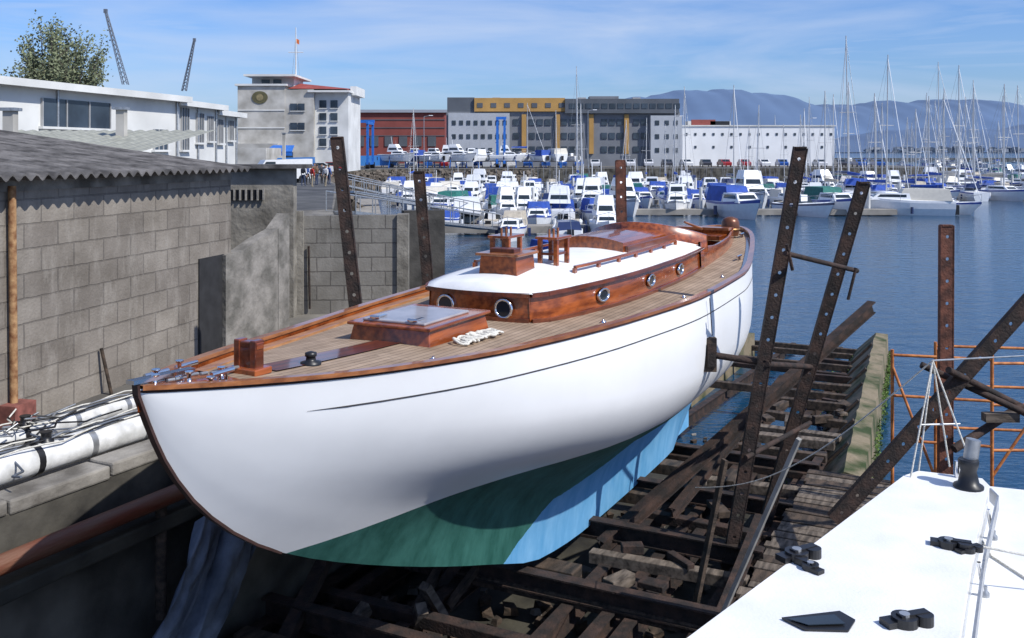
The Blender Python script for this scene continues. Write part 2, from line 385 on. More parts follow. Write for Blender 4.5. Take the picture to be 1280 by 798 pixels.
for (cs,cy) in((5.75,-.26),(5.65,.30)):
    z0=roofz(cs,0)-.02
    for dx in(-.15,.15):
        for dy in(-.1,.1): g.box((cs+dx,cy+dy,z0+.15),(.05,.05,.32),M_mah)
    g.box((cs,cy,z0+.3),(.42,.27,.03),M_mah); g.box((cs,cy,z0+.12),(.34,.22,.03),M_mahd)
    for dx in(-.12,0,.12): g.tube((cs+dx,cy,z0+.26),(cs+dx,cy,z0+.40),.014,M_ltmah,8)
g.obj('pin_rail_frame',yacht,bevel=.005)
g=Geo()
def arch(s0,s1,hw,h,cam,m,base=None):
    fs_=[-1,-.75,-.5,-.25,0,.25,.5,.75,1]
    base=base or (roofz((s0+s1)/2,hw)-.03)
    rows=[]
    for s in(s0,s1):
        rows.append([(s,-hw,base)]+[(s,f*hw,base+h+cam*(1-f*f)) for f in fs_]+[(s,hw,base)])
    g.grid(rows,m,False)
    for k,s in enumerate((s0,s1)): g.add(rows[k],[tuple(range(len(rows[k])))],m)
arch(7.5,9.3,.46,.12,.07,M_mah)
arch(7.4,8.6,.50,.15,.07,M_mah)
for y in(-.52,.52): g.box((8.5,y,roofz(8.5,.52)+.03),(2.1,.05,.10),M_mahd)
g.obj('companionway_hatch',yacht,bevel=.006)
g=Geo(); rows=[]
for i in range(17):
    a=-1+i/8; r=.93*a; s=9.35+.5*a*a
    z=H-1.40+.15*(1-a*a); h=.15+.05*(1-a*a)
    rows.append([(s,-r,z-.1),(s-.03,-r,z+h),(s+.03,-r,z+h+.005),(s+.05,-r,z-.1)])
g.grid(rows,M_mah,True)
g.obj('splash_coaming',yacht)
hat=Geo(); zb=deckz(3.3,0)-.03
hat.box((3.32,0,zb+.085),(1.1,.86,.17),M_mah,taper=.93)
hat.box((3.32,0,zb+.185),(1.12,.88,.03),M_mah)
hat.box((3.25,-.0,zb+.212),(.80,.66,.025),mat('hatch_lid_grey',(.33,.31,.32),.3,0,.15,5,coat=.4))
hat.obj('foredeck_hatch',yacht,bevel=.01)
g=Geo()
for y in(-.2,.2):
    g.box((2.93,y,zb+.235),(.2,.035,.012),M_chrome); g.tube((2.86,y-.05,zb+.24),(2.86,y+.05,zb+.24),.014,M_chrome)
g.box((3.7,.1,zb+.20),(.06,.10,.02),M_chrome)
g.obj('hatch_hinges',yacht)
g=Geo(); z1=deckz(1,0)
for y in(-.075,.075): g.box((1.0,y,z1+.11),(.09,.055,.26),M_mahd)
g.box((1.0,0,z1+.13),(.075,.13,.2),M_mahd); g.box((1.0,0,z1+.2),(.075,.22,.05),M_mah); g.box((1.0,0,z1+.02),(.18,.28,.05),M_mah)
g.obj('samson_post',yacht,bevel=.008)
g=Geo(); z1=deckz(1.55,.1)
g.lathe((1.55,-.12,z1),[(.08,0),(.08,.02),(.04,.03),(.035,.06),(.045,.065),(.045,.09),(.015,.10)],M_blk)
g.obj('capstan',yacht)
g=Geo();
for (s,r,h) in((.12,.02,.06),(.22,-.08,.08),(.33,.1,.07),(.5,-.16,.1),(.42,.2,.05),(.62,.1,.06)):
    z=deckz(s,r)+.02
    g.lathe((s,-r,z),[(.035,0),(.035,.012),(.014,.02),(.014,h),(.03,h+.008),(.028,h+.02)],M_chrome,10)
for (s,r) in((.3,-.16),(.55,.18),(.65,-.25)):
    z=deckz(s,r)+.09
    g.tube((s-.1,-r,z),(s+.1,-r,z),.016,M_chrome); g.tube((s-.03,-r,z-.08),(s-.03,-r,z),.013,M_chrome); g.tube((s+.03,-r,z-.08),(s+.03,-r,z),.013,M_chrome)
g.beam((-.06,-.0,H-1.43),(.45,0,H-1.45),.07,.025,M_chrome)
for i in range(12):
    s=.15+i*.065;r=.03*math.sin(i)
    g.tube((s,-r,deckz(s,0)+.045),(s+.06,-r,deckz(s,0)+.04),.013,M_gal,6)
g.obj('bow_fittings',yacht)
g=Geo()
for s,side in((10.9,1),(10.9,-1),(13.6,1),(13.6,-1)):
    r=side*(interp(Wt,s)-.2);z=deckz(s,r)+.07
    g.tube((s-.14,-r,z),(s+.14,-r,z),.018,M_chrome); g.tube((s-.04,-r,z-.07),(s-.04,-r,z),.015,M_chrome); g.tube((s+.04,-r,z-.07),(s+.04,-r,z),.015,M_chrome)
for s,r in((2.35,.72),(4.9,1.2),(7,1.42),(9,1.38)):
    g.lathe((s,-r,deckz(s,r)),[(.03,0),(.03,.02),(.012,.025),(.012,.04)],M_chrome,10)
g.obj('deck_cleats',yacht)
g=Geo();z=deckz(13.75,0)
g.lathe((13.5,-.38,z),[(.14,0),(.16,.06),(.17,.16),(.16,.26),(.13,.32),(.05,.35)],mat('binnacle_copper',(.16,.06,.03),.35,.3,.3,6),18)
g.lathe((13.5,-.38,z),[(.167,.10),(.178,.105),(.178,.135),(.167,.14)],M_brass,18)
g.obj('binnacle',yacht)
g=Geo();
g.tube((12.9,0,deckz(12.9,0)+.2),(12.0,.05,deckz(12,0)+.42),.03,M_ltmah,8,.02)
g.lathe((10.1,-.55,H-1.42),[(.08,0),(.07,.06),(.05,.12),(.06,.14)],M_chrome)
g.lathe((10.1,.55,H-1.42),[(.08,0),(.07,.06),(.05,.12),(.06,.14)],M_chrome)
g.obj('tiller_and_winches',yacht)
cu=bpy.data.curves.new('deck_rope','CURVE');cu.dimensions='3D';cu.bevel_depth=.012;cu.bevel_resolution=2
spn=cu.splines.new('NURBS');n=130;spn.points.add(n-1)
for i in range(n):
    a=i*.75; s=3.05+.62*i/n+.07*math.cos(a)+random.uniform(-.03,.03); r=.58+.09*math.sin(a)+random.uniform(-.03,.03)
    spn.points[i].co=(s,-r,deckz(s,r)+.018+.035*random.random(),1)
spn.use_endpoint_u=True; cu.materials.append(M_rope)
o=bpy.data.objects.new('deck_rope',cu);link(o);o.parent=yacht
# ================================================================ SLIPWAY
def zf(s): return H-4.92-max(0,s-8)*.052
g=Geo()
rows=[]
for s in[-14,-6,0,4,8,10,13,16,20,25,32]:
    z=H-5.55-max(0,s-8)*.07
    rows.append([(s,-r,z+random.uniform(-.05,.05)) for r in(-3,-1.5,0,1.5,3,5,12)])
g.grid(rows,M_concd,False)
g.obj('slipway_ground',None,BOW,ANG)
g=Geo()
for r in(-1.7,-.75,.62,1.35,2.05):
    ss_=[-3,2,8,14,20,26]
    for a,b_ in zip(ss_,ss_[1:]):
        g.beam((a,-r,zf(a)-.14),(b_,-r,zf(b_)-.14),.03,.2,M_rust)
        g.beam((a,-r,zf(a)-.03),(b_,-r,zf(b_)-.03),.14,.025,M_rust); g.beam((a,-r,zf(a)-.24),(b_,-r,zf(b_)-.24),.14,.025,M_rust)
g.obj('slipway_rails',None,BOW,ANG)
g=Geo(); s=1.0
while s<25:
    mm=random.choice([M_timberd,M_rust,M_timber,M_timberd]); a=random.uniform(-.12,.12)
    r0,r1=(-2.0,2.2)
    if random.random()<.4: r0,r1=.4,2.3
    w=random.uniform(.10,.22);h=random.uniform(.1,.18)
    zz=zf(s)+h/2-(.05 if 3<s<12 else .01)
    g.beam((s,-r0,zz),(s+a,-r1,zz+random.uniform(-.03,.03)),w,h,mm)
    s+=random.uniform(.75,1.3)
for _ in range(20):
    s=random.uniform(3,18);r=random.uniform(.7,2.2)
    g.box((s,-r,zf(s)+.12),(random.uniform(.2,.6),random.uniform(.1,.2),random.uniform(.06,.14)),random.choice([M_timber,M_timberd,M_rust]),rot=random.uniform(0,3))
for s in(6,7.4,8.8,10.2): g.box((s,0,H-4.93),(.3,.9,.16),M_timberd)
g.obj('slipway_sleepers',None,BOW,ANG,bevel=.01)
g=Geo()
for _ in range(420):
    s=random.uniform(0,20);r=random.uniform(-2,2.5);z=H-5.5-max(0,s-8)*.07;k=random.uniform(.03,.10)
    M=Matrix.Translation((s,-r,z+.02))@Matrix.Rotation(random.uniform(0,6),4,'Z')
    vs=[(sx*k*random.uniform(.5,1.2),sy*k*random.uniform(.5,1.2),sz*k*random.uniform(.4,.8)) for sx in(-1,1) for sy in(-1,1) for sz in(-1,1)]
    g.add(vs,[(0,1,3,2),(4,6,7,5),(0,4,5,1),(2,3,7,6),(0,2,6,4),(1,5,7,3)],M_conc if random.random()<.2 else M_timberd,False,M)
g.obj('rubble',None,BOW,ANG)
cradle=empty('boat_cradle',(0,0,0))
g=Geo()
def hb(a,b,m=M_rust,w=.16,h=.2):
    a=Vector(a);b=Vector(b)
    g.beam(a,b,.025,h,m);g.beam(a+Vector((0,0,h/2)),b+Vector((0,0,h/2)),w,.02,m);g.beam(a-Vector((0,0,h/2)),b-Vector((0,0,h/2)),w,.02,m)
for s in(3.6,5.4,7.15,9.0,11.2):
    hb(W(s,-2.1,zf(s)+.12),W(s,2.35,zf(s)+.12))
for r in(1.1,2.2,-2.0): hb(W(1.5,r,zf(1)-.02),W(12.5,r,zf(12)+.0),w=.14,h=.16)
g.obj('cross_beams',cradle)
def holed_post(name,a,b,w=.14,dep=.06,mt=M_rust,face=None,pitch=.26,hr=.022):
    a=Vector(a);b=Vector(b);Ln=(b-a).length;d=(b-a).normalized()
    f=Vector(face or (0,-1,0));f=(f-d*f.dot(d)).normalized();r=d.cross(f).normalized()
    g=Geo();n=int(Ln/pitch);p=Ln/n
    for i in range(n):
        out=[(-w/2,0),(0,0),(w/2,0),(w/2,p/2),(w/2,p),(0,p),(-w/2,p),(-w/2,p/2)]
        an=[-135,-90,-45,0,45,90,135,180]
        vs=[a+d*(i*p+y)+r*x+f*(dep/2) for x,y in out]+[a+d*(i*p+p/2+hr*math.sin(math.radians(t)))+r*hr*math.cos(math.radians(t))+f*(dep/2) for t in an]
        vb=[v-f*.012 for v in vs]
        g.add(vs,[(k,(k+1)%8,8+(k+1)%8,8+k) for k in range(8)],mt); g.add(vb,[(k,(k+1)%8,8+(k+1)%8,8+k)[::-1] for k in range(8)],mt)
        g.add(vs[8:]+vb[8:],[(k,(k+1)%8,8+(k+1)%8,8+k) for k in range(8)],mt)
    for sd in(-1,1):
        c=r*sd*(w/2+.004); g.beam(a+c,b+c,.012,dep+.01,mt,up=f)
    g.box(b,(w*.9,w*.6,.02),mt)
    return g.obj(name,cradle)
def PP(x,y,drop): return (x,y,H-drop)
holed_post('upright_post_1',PP(2.60,11.53,5.0),PP(3.35,11.15,-.05))
holed_post('upright_post_2',PP(3.32,12.77,5.1),PP(4.47,12.2,.39))
holed_post('upright_post_3',PP(-1.55,11.67,5.0),PP(-2.18,11.95,-.18))
holed_post('upright_post_4',PP(-.9,13.3,5.0),PP(-1.31,13.5,.28))
holed_post('upright_post_5',PP(*W(12.3,-1.25,0)[:2],5.0),PP(*W(12.45,-1.4,0)[:2],.16),.17,.10,M_rustred)
g=Geo()
hb(PP(1.1,12.0,4.95),PP(5.62,15.0,2.42),w=.14,h=.16)
hb(PP(2.1,12.6,4.75),PP(4.4,15.6,3.7),w=.1,h=.12)
g.tube(PP(3.1,10.9,1.15),PP(4.35,12.1,1.5),.03,M_rust); g.tube(PP(3.12,10.9,1.05),PP(3.2,10.95,1.35),.02,M_rust); g.tube(PP(4.30,12.0,1.45),PP(4.2,12.0,1.85),.02,M_rust)
g.tube(PP(2.75,11.3,3.6),PP(3.85,12.4,3.5),.03,M_rust)
g.beam(PP(2.75,9.2,2.75),PP(2.05,9.8,4.95),.06,.04,mat('pale_plank',(.28,.27,.25),.8,0,.2,5))
g.beam(PP(2.35,10.6,3.4),PP(2.0,10.5,5.0),.09,.04,M_timberd)
hb(PP(2.0,9.6,4.9),PP(3.1,12.0,4.6),w=.12,h=.12)
g.obj('braces',cradle)
g=Geo()
g.beam(W(7.0,1.72,H-2.22),W(7.0,1.72,H-2.62),.20,.10,M_timberd); g.beam(W(7.0,1.76,H-2.28),W(7.0,1.76,H-2.56),.10,.12,M_rust)
g.tube(W(7.0,1.74,H-2.42),PP(3.02,11.35,2.5),.04,M_rust); g.tube(PP(3.0,11.3,2.5),PP(3.9,12.5,2.8),.035,M_rust)
g.tube(W(7.02,1.74,H-1.75),W(7.02,1.77,H-2.2),.006,M_blk)
g.obj('hull_pad',cradle)
cradle2=empty('steel_support_frame',(0,0,0)); _c=cradle; cradle=cradle2
holed_post('post_vertical',PP(5.41,12.0,4.8),PP(5.43,12.0,.92),.15,.07,M_rustred)
holed_post('post_diagonal',PP(3.75,11.2,4.3),PP(6.25,11.2,1.5),.16,.07,M_rust)
g=Geo()
g.tube(PP(4.9,11.5,2.55),PP(6.2,11.3,3.15),.04,M_rust);g.tube(PP(5.0,11.0,2.5),PP(6.4,11.9,3.2),.04,M_rust)
g.tube(PP(5.2,11.3,3.5),PP(6.2,11.7,3.1),.05,M_rust); g.box(PP(5.8,11.4,3.15),(.4,.12,.1),M_timber)
g.obj('cross_bars',cradle2); cradle=_c
g=Geo()
for x,y in((5.15,13.0),(5.6,12.6),(6.35,12.7),(6.95,12.7),(6.0,13.6),(7.3,13.4)): g.tube(PP(x,y,4.9),PP(x,y,2.55+.2*random.random()),.024,M_orange)
for z in(2.75,3.3,3.9):
    g.tube(PP(5.15,13,z),PP(6.35,12.7,z),.02,M_orange);g.tube(PP(6.35,12.7,z+.05),PP(7.5,12.7,z+.05),.02,M_orange); g.tube(PP(6,13.6,z),PP(7.3,13.4,z),.02,M_orange)
g.tube(PP(6.35,12.7,4.3),PP(7.3,12.7,2.9),.02,M_orange); g.tube(PP(5.15,13,2.9),PP(5.6,12.6,4.4),.02,M_orange)
g.obj('orange_scaffold')
g=Geo(); s=-2
while s<10.6:
    w=random.uniform(.16,.22)
    g.box((s,-4.6+random.uniform(-.04,.04),H-4.83+random.uniform(-.008,.008)),(w-.02,4.6,.06),random.choice([M_timber,M_timber,M_timberd]),rot=random.uniform(-.006,.006)); s+=w
for r in(2.4,3.6,5,6.6): g.beam((-2,-r,H-4.96),(10.7,-r,H-4.96),.15,.18,M_timberd)
for r in(2.4,4.5,6.6):
    for s in(1,5,10.4): g.tube((s,-r,-1.5),(s,-r,H-5),.12,M_timberd)
g.obj('timber_walkway',None,BOW,ANG,bevel=.006)
g=Geo()
P2=Vector((5.2,15.0,0));P1=Vector((10.1,26.6,0));n=Vector((-(P1-P2).y,(P1-P2).x,0)).normalized()
rows=[]
K=40
for i in range(K+1):
    p=P2+(P1-P2)*i/K; j=lambda:random.uniform(-.02,.02)
    rows.append([tuple(p-n*.35+Vector((0,0,-1.2))),tuple(p-n*.28+Vector((j(),0,H-5.05+j()))),tuple(p+n*.02+Vector((j(),0,H-5.0+j()))),tuple(p+n*.5+Vector((j(),0,H-5.5+j()))),tuple(p+n*.95+Vector((j(),0,H-6.15)))])
g.grid(rows,M_moss,False)
g.add([rows[0][k] for k in range(5)],[(0,1,2,3,4)],M_moss); g.add([rows[-1][k] for k in range(5)],[(0,1,2,3,4)],M_moss)
for i in range(1,8): p=P2+(P1-P2)*i/8.2; g.beam(tuple(p+n*.05+Vector((0,0,H-4.98))),tuple(p+n*.98+Vector((0,0,H-6.0))),.10,.04,M_timberd)
g.obj('slipway_side_wall')
g=Geo(); M_weed=mat('seaweed',(.05,.11,.012),.8,0,.5,6,col2=(.12,.20,.03))
for i in range(5000):
    t=random.random(); p=P2+(P1-P2)*t; k=random.random()
    if math.sin(t*23)+math.sin(t*9+1)<random.uniform(-1.6,.6): continue
    if k<.55: q=p-n*(.34+random.uniform(-.02,.05)); q.z=H-5.35-.7*random.random()
    elif k<.85: a_=random.uniform(.55,1.0); q=p+n*a_; q.z=H-5.5-(a_-.5)*1.4
    else: q=p+n*random.uniform(.85,1.15); q.z=.02+random.random()*.06
    c=.045
    a=Vector([random.uniform(-c,c) for _ in range(3)]);b_=Vector([random.uniform(-c,c) for _ in range(3)])
    g.add([q,q+a,q+b_],[(0,1,2)],M_weed)
g.obj('seaweed')
g=Geo()
g.prism([W(17,-2.2,0)[:2],W(24,-2.0,0)[:2],W(24,-1.5,0)[:2],W(17,-1.6,0)[:2]],-1,H-5.3,M_moss); g.obj('slipway_kerb')
# ================================================================ LEFT TERRACE + WALLS
GZ=H-2.85
ter=[W(-16,-2.15,0)[:2],W(9.5,-2.15,0)[:2],W(11.5,-3.2,0)[:2],(-2.0,20),(-5,30),(-8.4,45),(-15,83),(-24,118),(-27,150),(-20,160),(80,172),(80,420),(-400,420),(-400,-12)]
g=Geo(); M_yard=mat('yard_ground',(.12,.11,.095),.95,0,.35,.8,.5,14,col2=(.20,.185,.16))
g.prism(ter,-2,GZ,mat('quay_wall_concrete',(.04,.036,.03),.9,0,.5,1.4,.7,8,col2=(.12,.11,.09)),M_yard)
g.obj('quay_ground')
g=Geo()
g.add([(-12,44,H-2.846),(-9.0,48,H-2.846),(-15.3,83,H-2.846),(-25,119,H-2.846),(-28,152,H-2.846),(-22,163,H-2.846),(78,176,H-2.846),(78,186,H-2.846),(-40,180,H-2.846),(-36,110,H-2.846),(-22,60,H-2.846)],[tuple(range(11))],M_asph)
g.obj('quay_road')
g=Geo()
for i in range(26):
    g.beam((-16+i*.98,2.28,H-2.80+random.uniform(-.012,.012)),(-16+i*.98+.96,2.28+random.uniform(-.01,.01),H-2.80+random.uniform(-.012,.012)),.3,.12,M_conc)
g.beam((-16,2.05,H-3.35),(9.0,2.05,H-3.35),.35,.14,M_concd)
g.obj('quay_coping',None,BOW,ANG,bevel=.02)
g=Geo(); g.tube((-6,1.93,H-3.1),(3.0,1.9,H-3.12),.08,mat('old_red_spar',(.26,.055,.022),.6,0,.5,4,.3,20,col2=(.15,.07,.04),stretch=(.4,3,3)),12)
for x in(-2,0,2): g.tube((x,1.93,H-3.1),(x,1.93,H-4.2),.05,M_timberd)
g.obj('fender_spar',None,BOW,ANG)
shed=empty('block_shed',(0,0,0))
A=Vector((-5.25,9.6,0));B=Vector((-4.16,14.2,0));dw_=(B-A).normalized();ang=math.atan2(dw_.y,dw_.x)
M_block=mat_brick('concrete_block',(.27,.24,.205),(.205,.18,.155),(.17,.15,.13),.52,.262,.010,'xz',dirt=.5,dscale=1.1,bump=1.0,stain=(.36,.33,.29),bdist=.014)
g=Geo();LB=(B-A).length+4
g.box((LB/2-4,.1,(2.85-.23)/2),(LB,.2,2.85-.23),M_block)
g.box((LB/2-4,.09,2.50),(LB-.02,.24,.12),M_conc)
o=g.obj('shed_wall',shed,(A.x,A.y,GZ),ang)
g=Geo(); g.box((LB-4-.11,1.8,1.28),(.2,3.2,2.55),M_block);
g.obj('shed_end_wall',shed,(A.x,A.y,GZ),ang)
M_fib=mat('fibre_cement_roof',(.075,.07,.068),.95,0,.4,3,.5,20,col2=(.165,.155,.15))
g=Geo();rows=[];n=int(9/.03)
for i in range(n):
    x=-4.2+i*.03; w=.03*math.cos(2*math.pi*x/.17)
    rows.append([(x,-.30,2.60+w),(x,1.6,2.84+w),(x,4.4,3.22+w)])
rows=[r for r in rows if r[0][0]<LB-4+.25]
g.grid(rows,M_fib,True);
g.grid([[(p[0],p[1],p[2]-.02) for p in r] for r in rows],M_fib,True,flip=True)
g.grid([[r[0],(r[0][0],r[0][1],r[0][2]-.02)] for r in rows],M_fib,False)
g.obj('shed_roof',shed,(A.x,A.y,GZ),ang)
g=Geo(); M_pipe=mat('rusty_pipe',(.28,.11,.04),.85,0,.4,12,.3,30,col2=(.42,.25,.12))
g.tube((.30,-.06,0),(.27,-.06,2.5),.04,M_pipe,10); g.box((.3,-.1,.12),(.3,.2,.3),mat('red_bucket_paint',(.2,.07,.055),.8,0,.4,8))
g.tube((1.75,-.15,-.0),(1.7,-.05,.55),.02,M_timberd)
g.obj('downpipe',shed,(A.x,A.y,GZ),ang,)
g=Geo(); g.box((LB-4-.55,-.012,.68),(.66,.02,1.36),mat('dark_doorway_boards',(.02,.02,.022),.9,0,.3,5)); g.obj('shed_door',shed,(A.x,A.y,GZ),ang)
def wallseg(name,pts,base,th,m):
    g=Geo()
    for a,b_ in zip(pts,pts[1:]):
        d=(Vector((b_[0],b_[1],0))-Vector((a[0],a[1],0))).normalized();n=Vector((-d.y,d.x,0))*th/2
        vs=[]
        for p in(a,b_):
            for q,z in((-1,base),(1,base),(1,p[2]),(-1,p[2])): vs.append((p[0]+n.x*q,p[1]+n.y*q,z))
        g.add(vs,[(0,1,2,3),(7,6,5,4),(0,3,7,4),(1,5,6,2),(3,2,6,7),(0,4,5,1)],m)
    return g.obj(name)
M_rough=mat('rough_render',(.17,.155,.13),.95,0,.3,2.5,.8,14,col2=(.27,.25,.215))
M_rough2=mat('pale_broken_concrete',(.17,.16,.14),.95,0,.3,3.5,1.0,12,col2=(.27,.25,.225))
z=lambda d:H-d
wallseg('broken_concrete_wall',[(-4.25,13.95,z(1.50)),(-4.1,14.35,z(1.47)),(-3.98,14.7,z(1.35)),(-3.8,15.2,z(1.22)),(-3.72,15.6,z(1.0))],H-2.9,.22,M_rough2)
M_block2=mat_brick('old_block',(.25,.235,.21),(.20,.19,.17),(.13,.12,.11),.48,.25,.012,'xz',dirt=.5,dscale=.9,bump=.9,stain=(.32,.30,.27))
g=Geo();g.box((0.1,0,.86),(1.95,.22,1.74),M_block2);g.box((-.82,-.13,.9),(.22,.1,1.83),M_rough);g.box((1.02,-.02,.86),(.2,.3,1.78),M_rough)
g.tube((-.6,-.16,.1),(-.62,-.16,1.2),.02,M_rust)
g.obj('yard_block_wall',None,(-2.95,17.0,GZ),math.radians(3))
g=Geo();g.box((0,0,.86),(.8,.25,1.72),mat('dark_concrete',(.05,.047,.043),.9,0,.4,3,.6,12));g.obj('concrete_pier',None,(-1.72,18.6,GZ),.3)
g=Geo();g.box((0,0,1.28),(1.6,.25,2.56),M_rough)
g.box((-.1,-.14,2.12),(.8,.06,.16),M_blk)
for i in range(9): g.box((-.5+i*.1,-.18,2.12),(.03,.03,.2),M_conc)
g.box((.1,-.02,2.60),(1.9,.5,.07),M_fib)
g.obj('rear_rendered_wall',None,(-4.55,16.6,GZ),0)
M_mastw=mat('white_painted_spar',(.60,.60,.58),.45,0,.25,6,.2,20,col2=(.74,.74,.73))
def spar(name,a,b,r,tw):
    g=Geo();g.tube(a,b,r,M_mastw,20)
    a=Vector(a);b=Vector(b);d=(b-a).normalized()
    for t in(.30,.46,.63,.82):
        p=a+(b-a)*t; g.tube(p-d*.03,p+d*.03,r*1.04,M_gal if t!=.46 else M_blk,20)
    for t in tw:
        p=a+(b-a)*t; g.lathe((p.x,p.y,p.z+r*.9),[(.065,0),(.065,.02),(.045,.03),(.042,.08),(.052,.09),(.05,.10)],M_blk,14)
    for k in range(5):
        o=Vector((.05*k-.1,0,r+.012)); g.path([a+o+(b-a)*t+Vector((.05*math.sin(t*13+k*2),.02,.015*math.sin(t*31+k*2))) for t in[i/16 for i in range(17)]],.008,[M_rope,M_gal,M_tarp,M_blk,M_rope][k])
    return g.obj(name)
spar('lying_mast',(-4.75,6.9,H-2.62),(-3.33,9.75,H-2.66),.13,(.5,))
spar('lying_boom',(-5.25,7.6,H-2.64),(-3.85,10.7,H-2.70),.09,(.47,))
g=Geo()
for i in range(24):
    a=Vector((-4.4+random.uniform(-.35,.3),8.2+random.uniform(-.5,.8),H-2.5+random.uniform(-.06,.04)));b_=a+Vector((random.uniform(-.4,.4),random.uniform(-.4,.8),random.uniform(-.1,.04)))
    g.path([a,a.lerp(b_,.4)+Vector((.06,0,-.04)),a.lerp(b_,.7)+Vector((-.05,0,-.04)),b_],random.choice([.006,.008,.010]),random.choice([M_blk,M_rope,M_gal,M_tarp]),6)
g.obj('rigging_wires')
g=Geo();rows=[]
for i in range(25):
    t=i/24;row=[]
    for j in range(33):
        q=j/32; s=2.65-1.9*t+(1.05*q-.35)*(1+.3*t); r=-1.82+.55*t+.08*math.sin(q*11+t*2)+.05*math.sin(t*7)+.045*math.sin(q*31+t*8)+.02*math.sin(q*57-t*23); zz=H-3.42-1.9*t+.07*math.sin(q*14)+.03*math.sin(q*37)
        row.append((s,-r,zz))
    rows.append(row)
g.grid(rows,M_tarp,True); g.obj('tarpaulin',None,BOW,ANG)
g=Geo()
for _ in range(60):
    s=random.uniform(-2,5);r=random.uniform(-1.9,-.3)
    a=(s,-r,H-5.3+random.uniform(-.1,.3));b_=(s+random.uniform(-1,1.5),-r+random.uniform(-.5,.5),H-5.3+random.uniform(-.1,.9))
    g.beam(a,b_,random.uniform(.04,.14),random.uniform(.04,.14),random.choice([M_timberd,M_rust,M_timber]))
g.obj('timber_debris',None,BOW,ANG)
# ================================================================ FOREGROUND WHITE BOAT
fb=empty('white_sailing_boat',(0,0,0)); g=Geo()
zt=H-2.0
top=[(-.6,2.4),(.15,3.25),(.72,3.95),(1.6,4.97),(2.42,5.93),(2.55,6.02),(2.88,5.88),(2.86,5.75),(2.35,4.88),(1.84,3.95),(1.35,3.0),(1.1,2.4)]
g.prism(top,zt-.02,zt,M_whitedeck)
g.prism([( (p[0]-1.3)*.985+1.3,(p[1]-4)*.985+4) for p in top],zt-.22,zt-.021,M_white)
g.obj('cabin_top',fb,bevel=.012)
g=Geo()
side=[(-.5,2.4),(.7,3.8),(2.45,5.85),(2.7,6.2),(3.05,6.35),(3.6,6.15),(3.75,5.2),(3.6,3.6),(3.2,2.4)]
g.prism(side,zt-.22,zt-.20,M_whitedeck); g.prism([((p[0]-1.8)*.99+1.8,(p[1]-4)*.99+4) for p in side],zt-1.6,zt-.221,M_white)
g.obj('hull',fb,bevel=.01)
g=Geo()
for a,b_ in zip(top[6:9],top[7:10]): g.beam((a[0]+.05,a[1],zt-.10),(b_[0]+.05,b_[1],zt-.10),.012,.08,M_gal)
g.obj('toe_rail',fb)
g=Geo()
def block(x,y,s=1,rot=0):
    M=Matrix.Translation((x,y,zt))@Matrix.Rotation(rot,4,'Z')@Matrix.Scale(s,4)
    n=16
    def disc(cx,cy,r,z0,z1,m):
        vs=[(cx+r*math.cos(6.283*i/n),cy+r*math.sin(6.283*i/n),zz) for zz in(z0,z1) for i in range(n)]
        g.add(vs,[tuple(range(n,2*n))]+[(i,(i+1)%n,n+(i+1)%n,n+i) for i in range(n)],m,False,M)
    disc(0,0,.05,0,.035,M_blk);disc(.075,-.02,.035,0,.04,M_blk);disc(0,0,.02,.035,.045,M_gal)
    g.box((.04,0,.02),(.13,.035,.045),M_blk,M); g.box((-.05,.01,.012),(.07,.06,.024),M_blk,M)
block(1.40,4.72,1.15,.5);block(1.43,4.60,.8,2.2);block(2.21,4.86,1.0,-.4);block(2.28,4.80,.7,.4);block(1.66,4.06,1.1,.3)
g.obj('deck_blocks',fb)
g=Geo()
g.prism([(1.15,4.10),(1.42,4.16),(1.46,4.08),(1.40,3.99),(1.22,4.0)],zt+.002,zt+.012,M_blk)
g.prism([(1.17,4.075),(1.38,4.11),(1.40,4.03),(1.24,4.02)],zt+.014,zt+.02,M_glass)
g.obj('deck_hatch',fb,bevel=.004)
g=Geo()
g.lathe((2.72,5.72,zt),[(.085,0),(.085,.015),(.06,.03),(.045,.10),(.055,.13),(.06,.16),(.055,.17)],M_blk,16)
g.tube((2.74,5.74,zt+.16),(2.76,5.74,zt+.28),.042,M_gal,12); g.tube((2.74,5.9,zt),(2.74,5.9,zt+.10),.02,M_chrome)
g.obj('winch',fb)
g=Geo()
apex=(2.62,5.98,zt+.70)
for p in((2.45,5.9),(2.55,6.02),(2.86,5.92),(2.78,6.1)): g.tube(apex,(p[0],p[1],zt),.006,M_rope,6)
g.tube(apex,(3.5,6.5,zt+.62),.006,M_gal,6); g.tube((2.55,5.98,zt+.3),(2.8,6.0,zt+.3),.006,M_gal,6)
pA=Vector(apex);pB=Vector(W(5.5,2.0,H-3.5))
g.path([pA.lerp(pB,t)-Vector((0,0,.25*math.sin(t*math.pi))) for t in[i/14 for i in range(15)]],.005,M_rope,6)
g.tube((2.25,4.85,zt+.03),(3.3,4.6,zt-.1),.006,M_rope,6)
g.path([(2.72,5.7,zt-.19),(2.6,5.2,zt-.192),(2.66,4.8,zt-.192),(2.45,4.4,zt-.192),(2.5,3.9,zt-.192)],.006,M_rope,6)
g.obj('pulpit_wires',fb)
g=Geo()
for y in(5.45,4.75):
    x=interp([(3.95,1.86),(5.8,2.90)],y)
    g.tube((x,y,zt-.03),(x+.02,y,zt-.17),.01,M_chrome); g.lathe((x+.03,y,zt-.2),[(.022,0),(.022,.02),(.012,.03),(.012,.05)],M_gal,10)
g.obj('chainplates',fb)
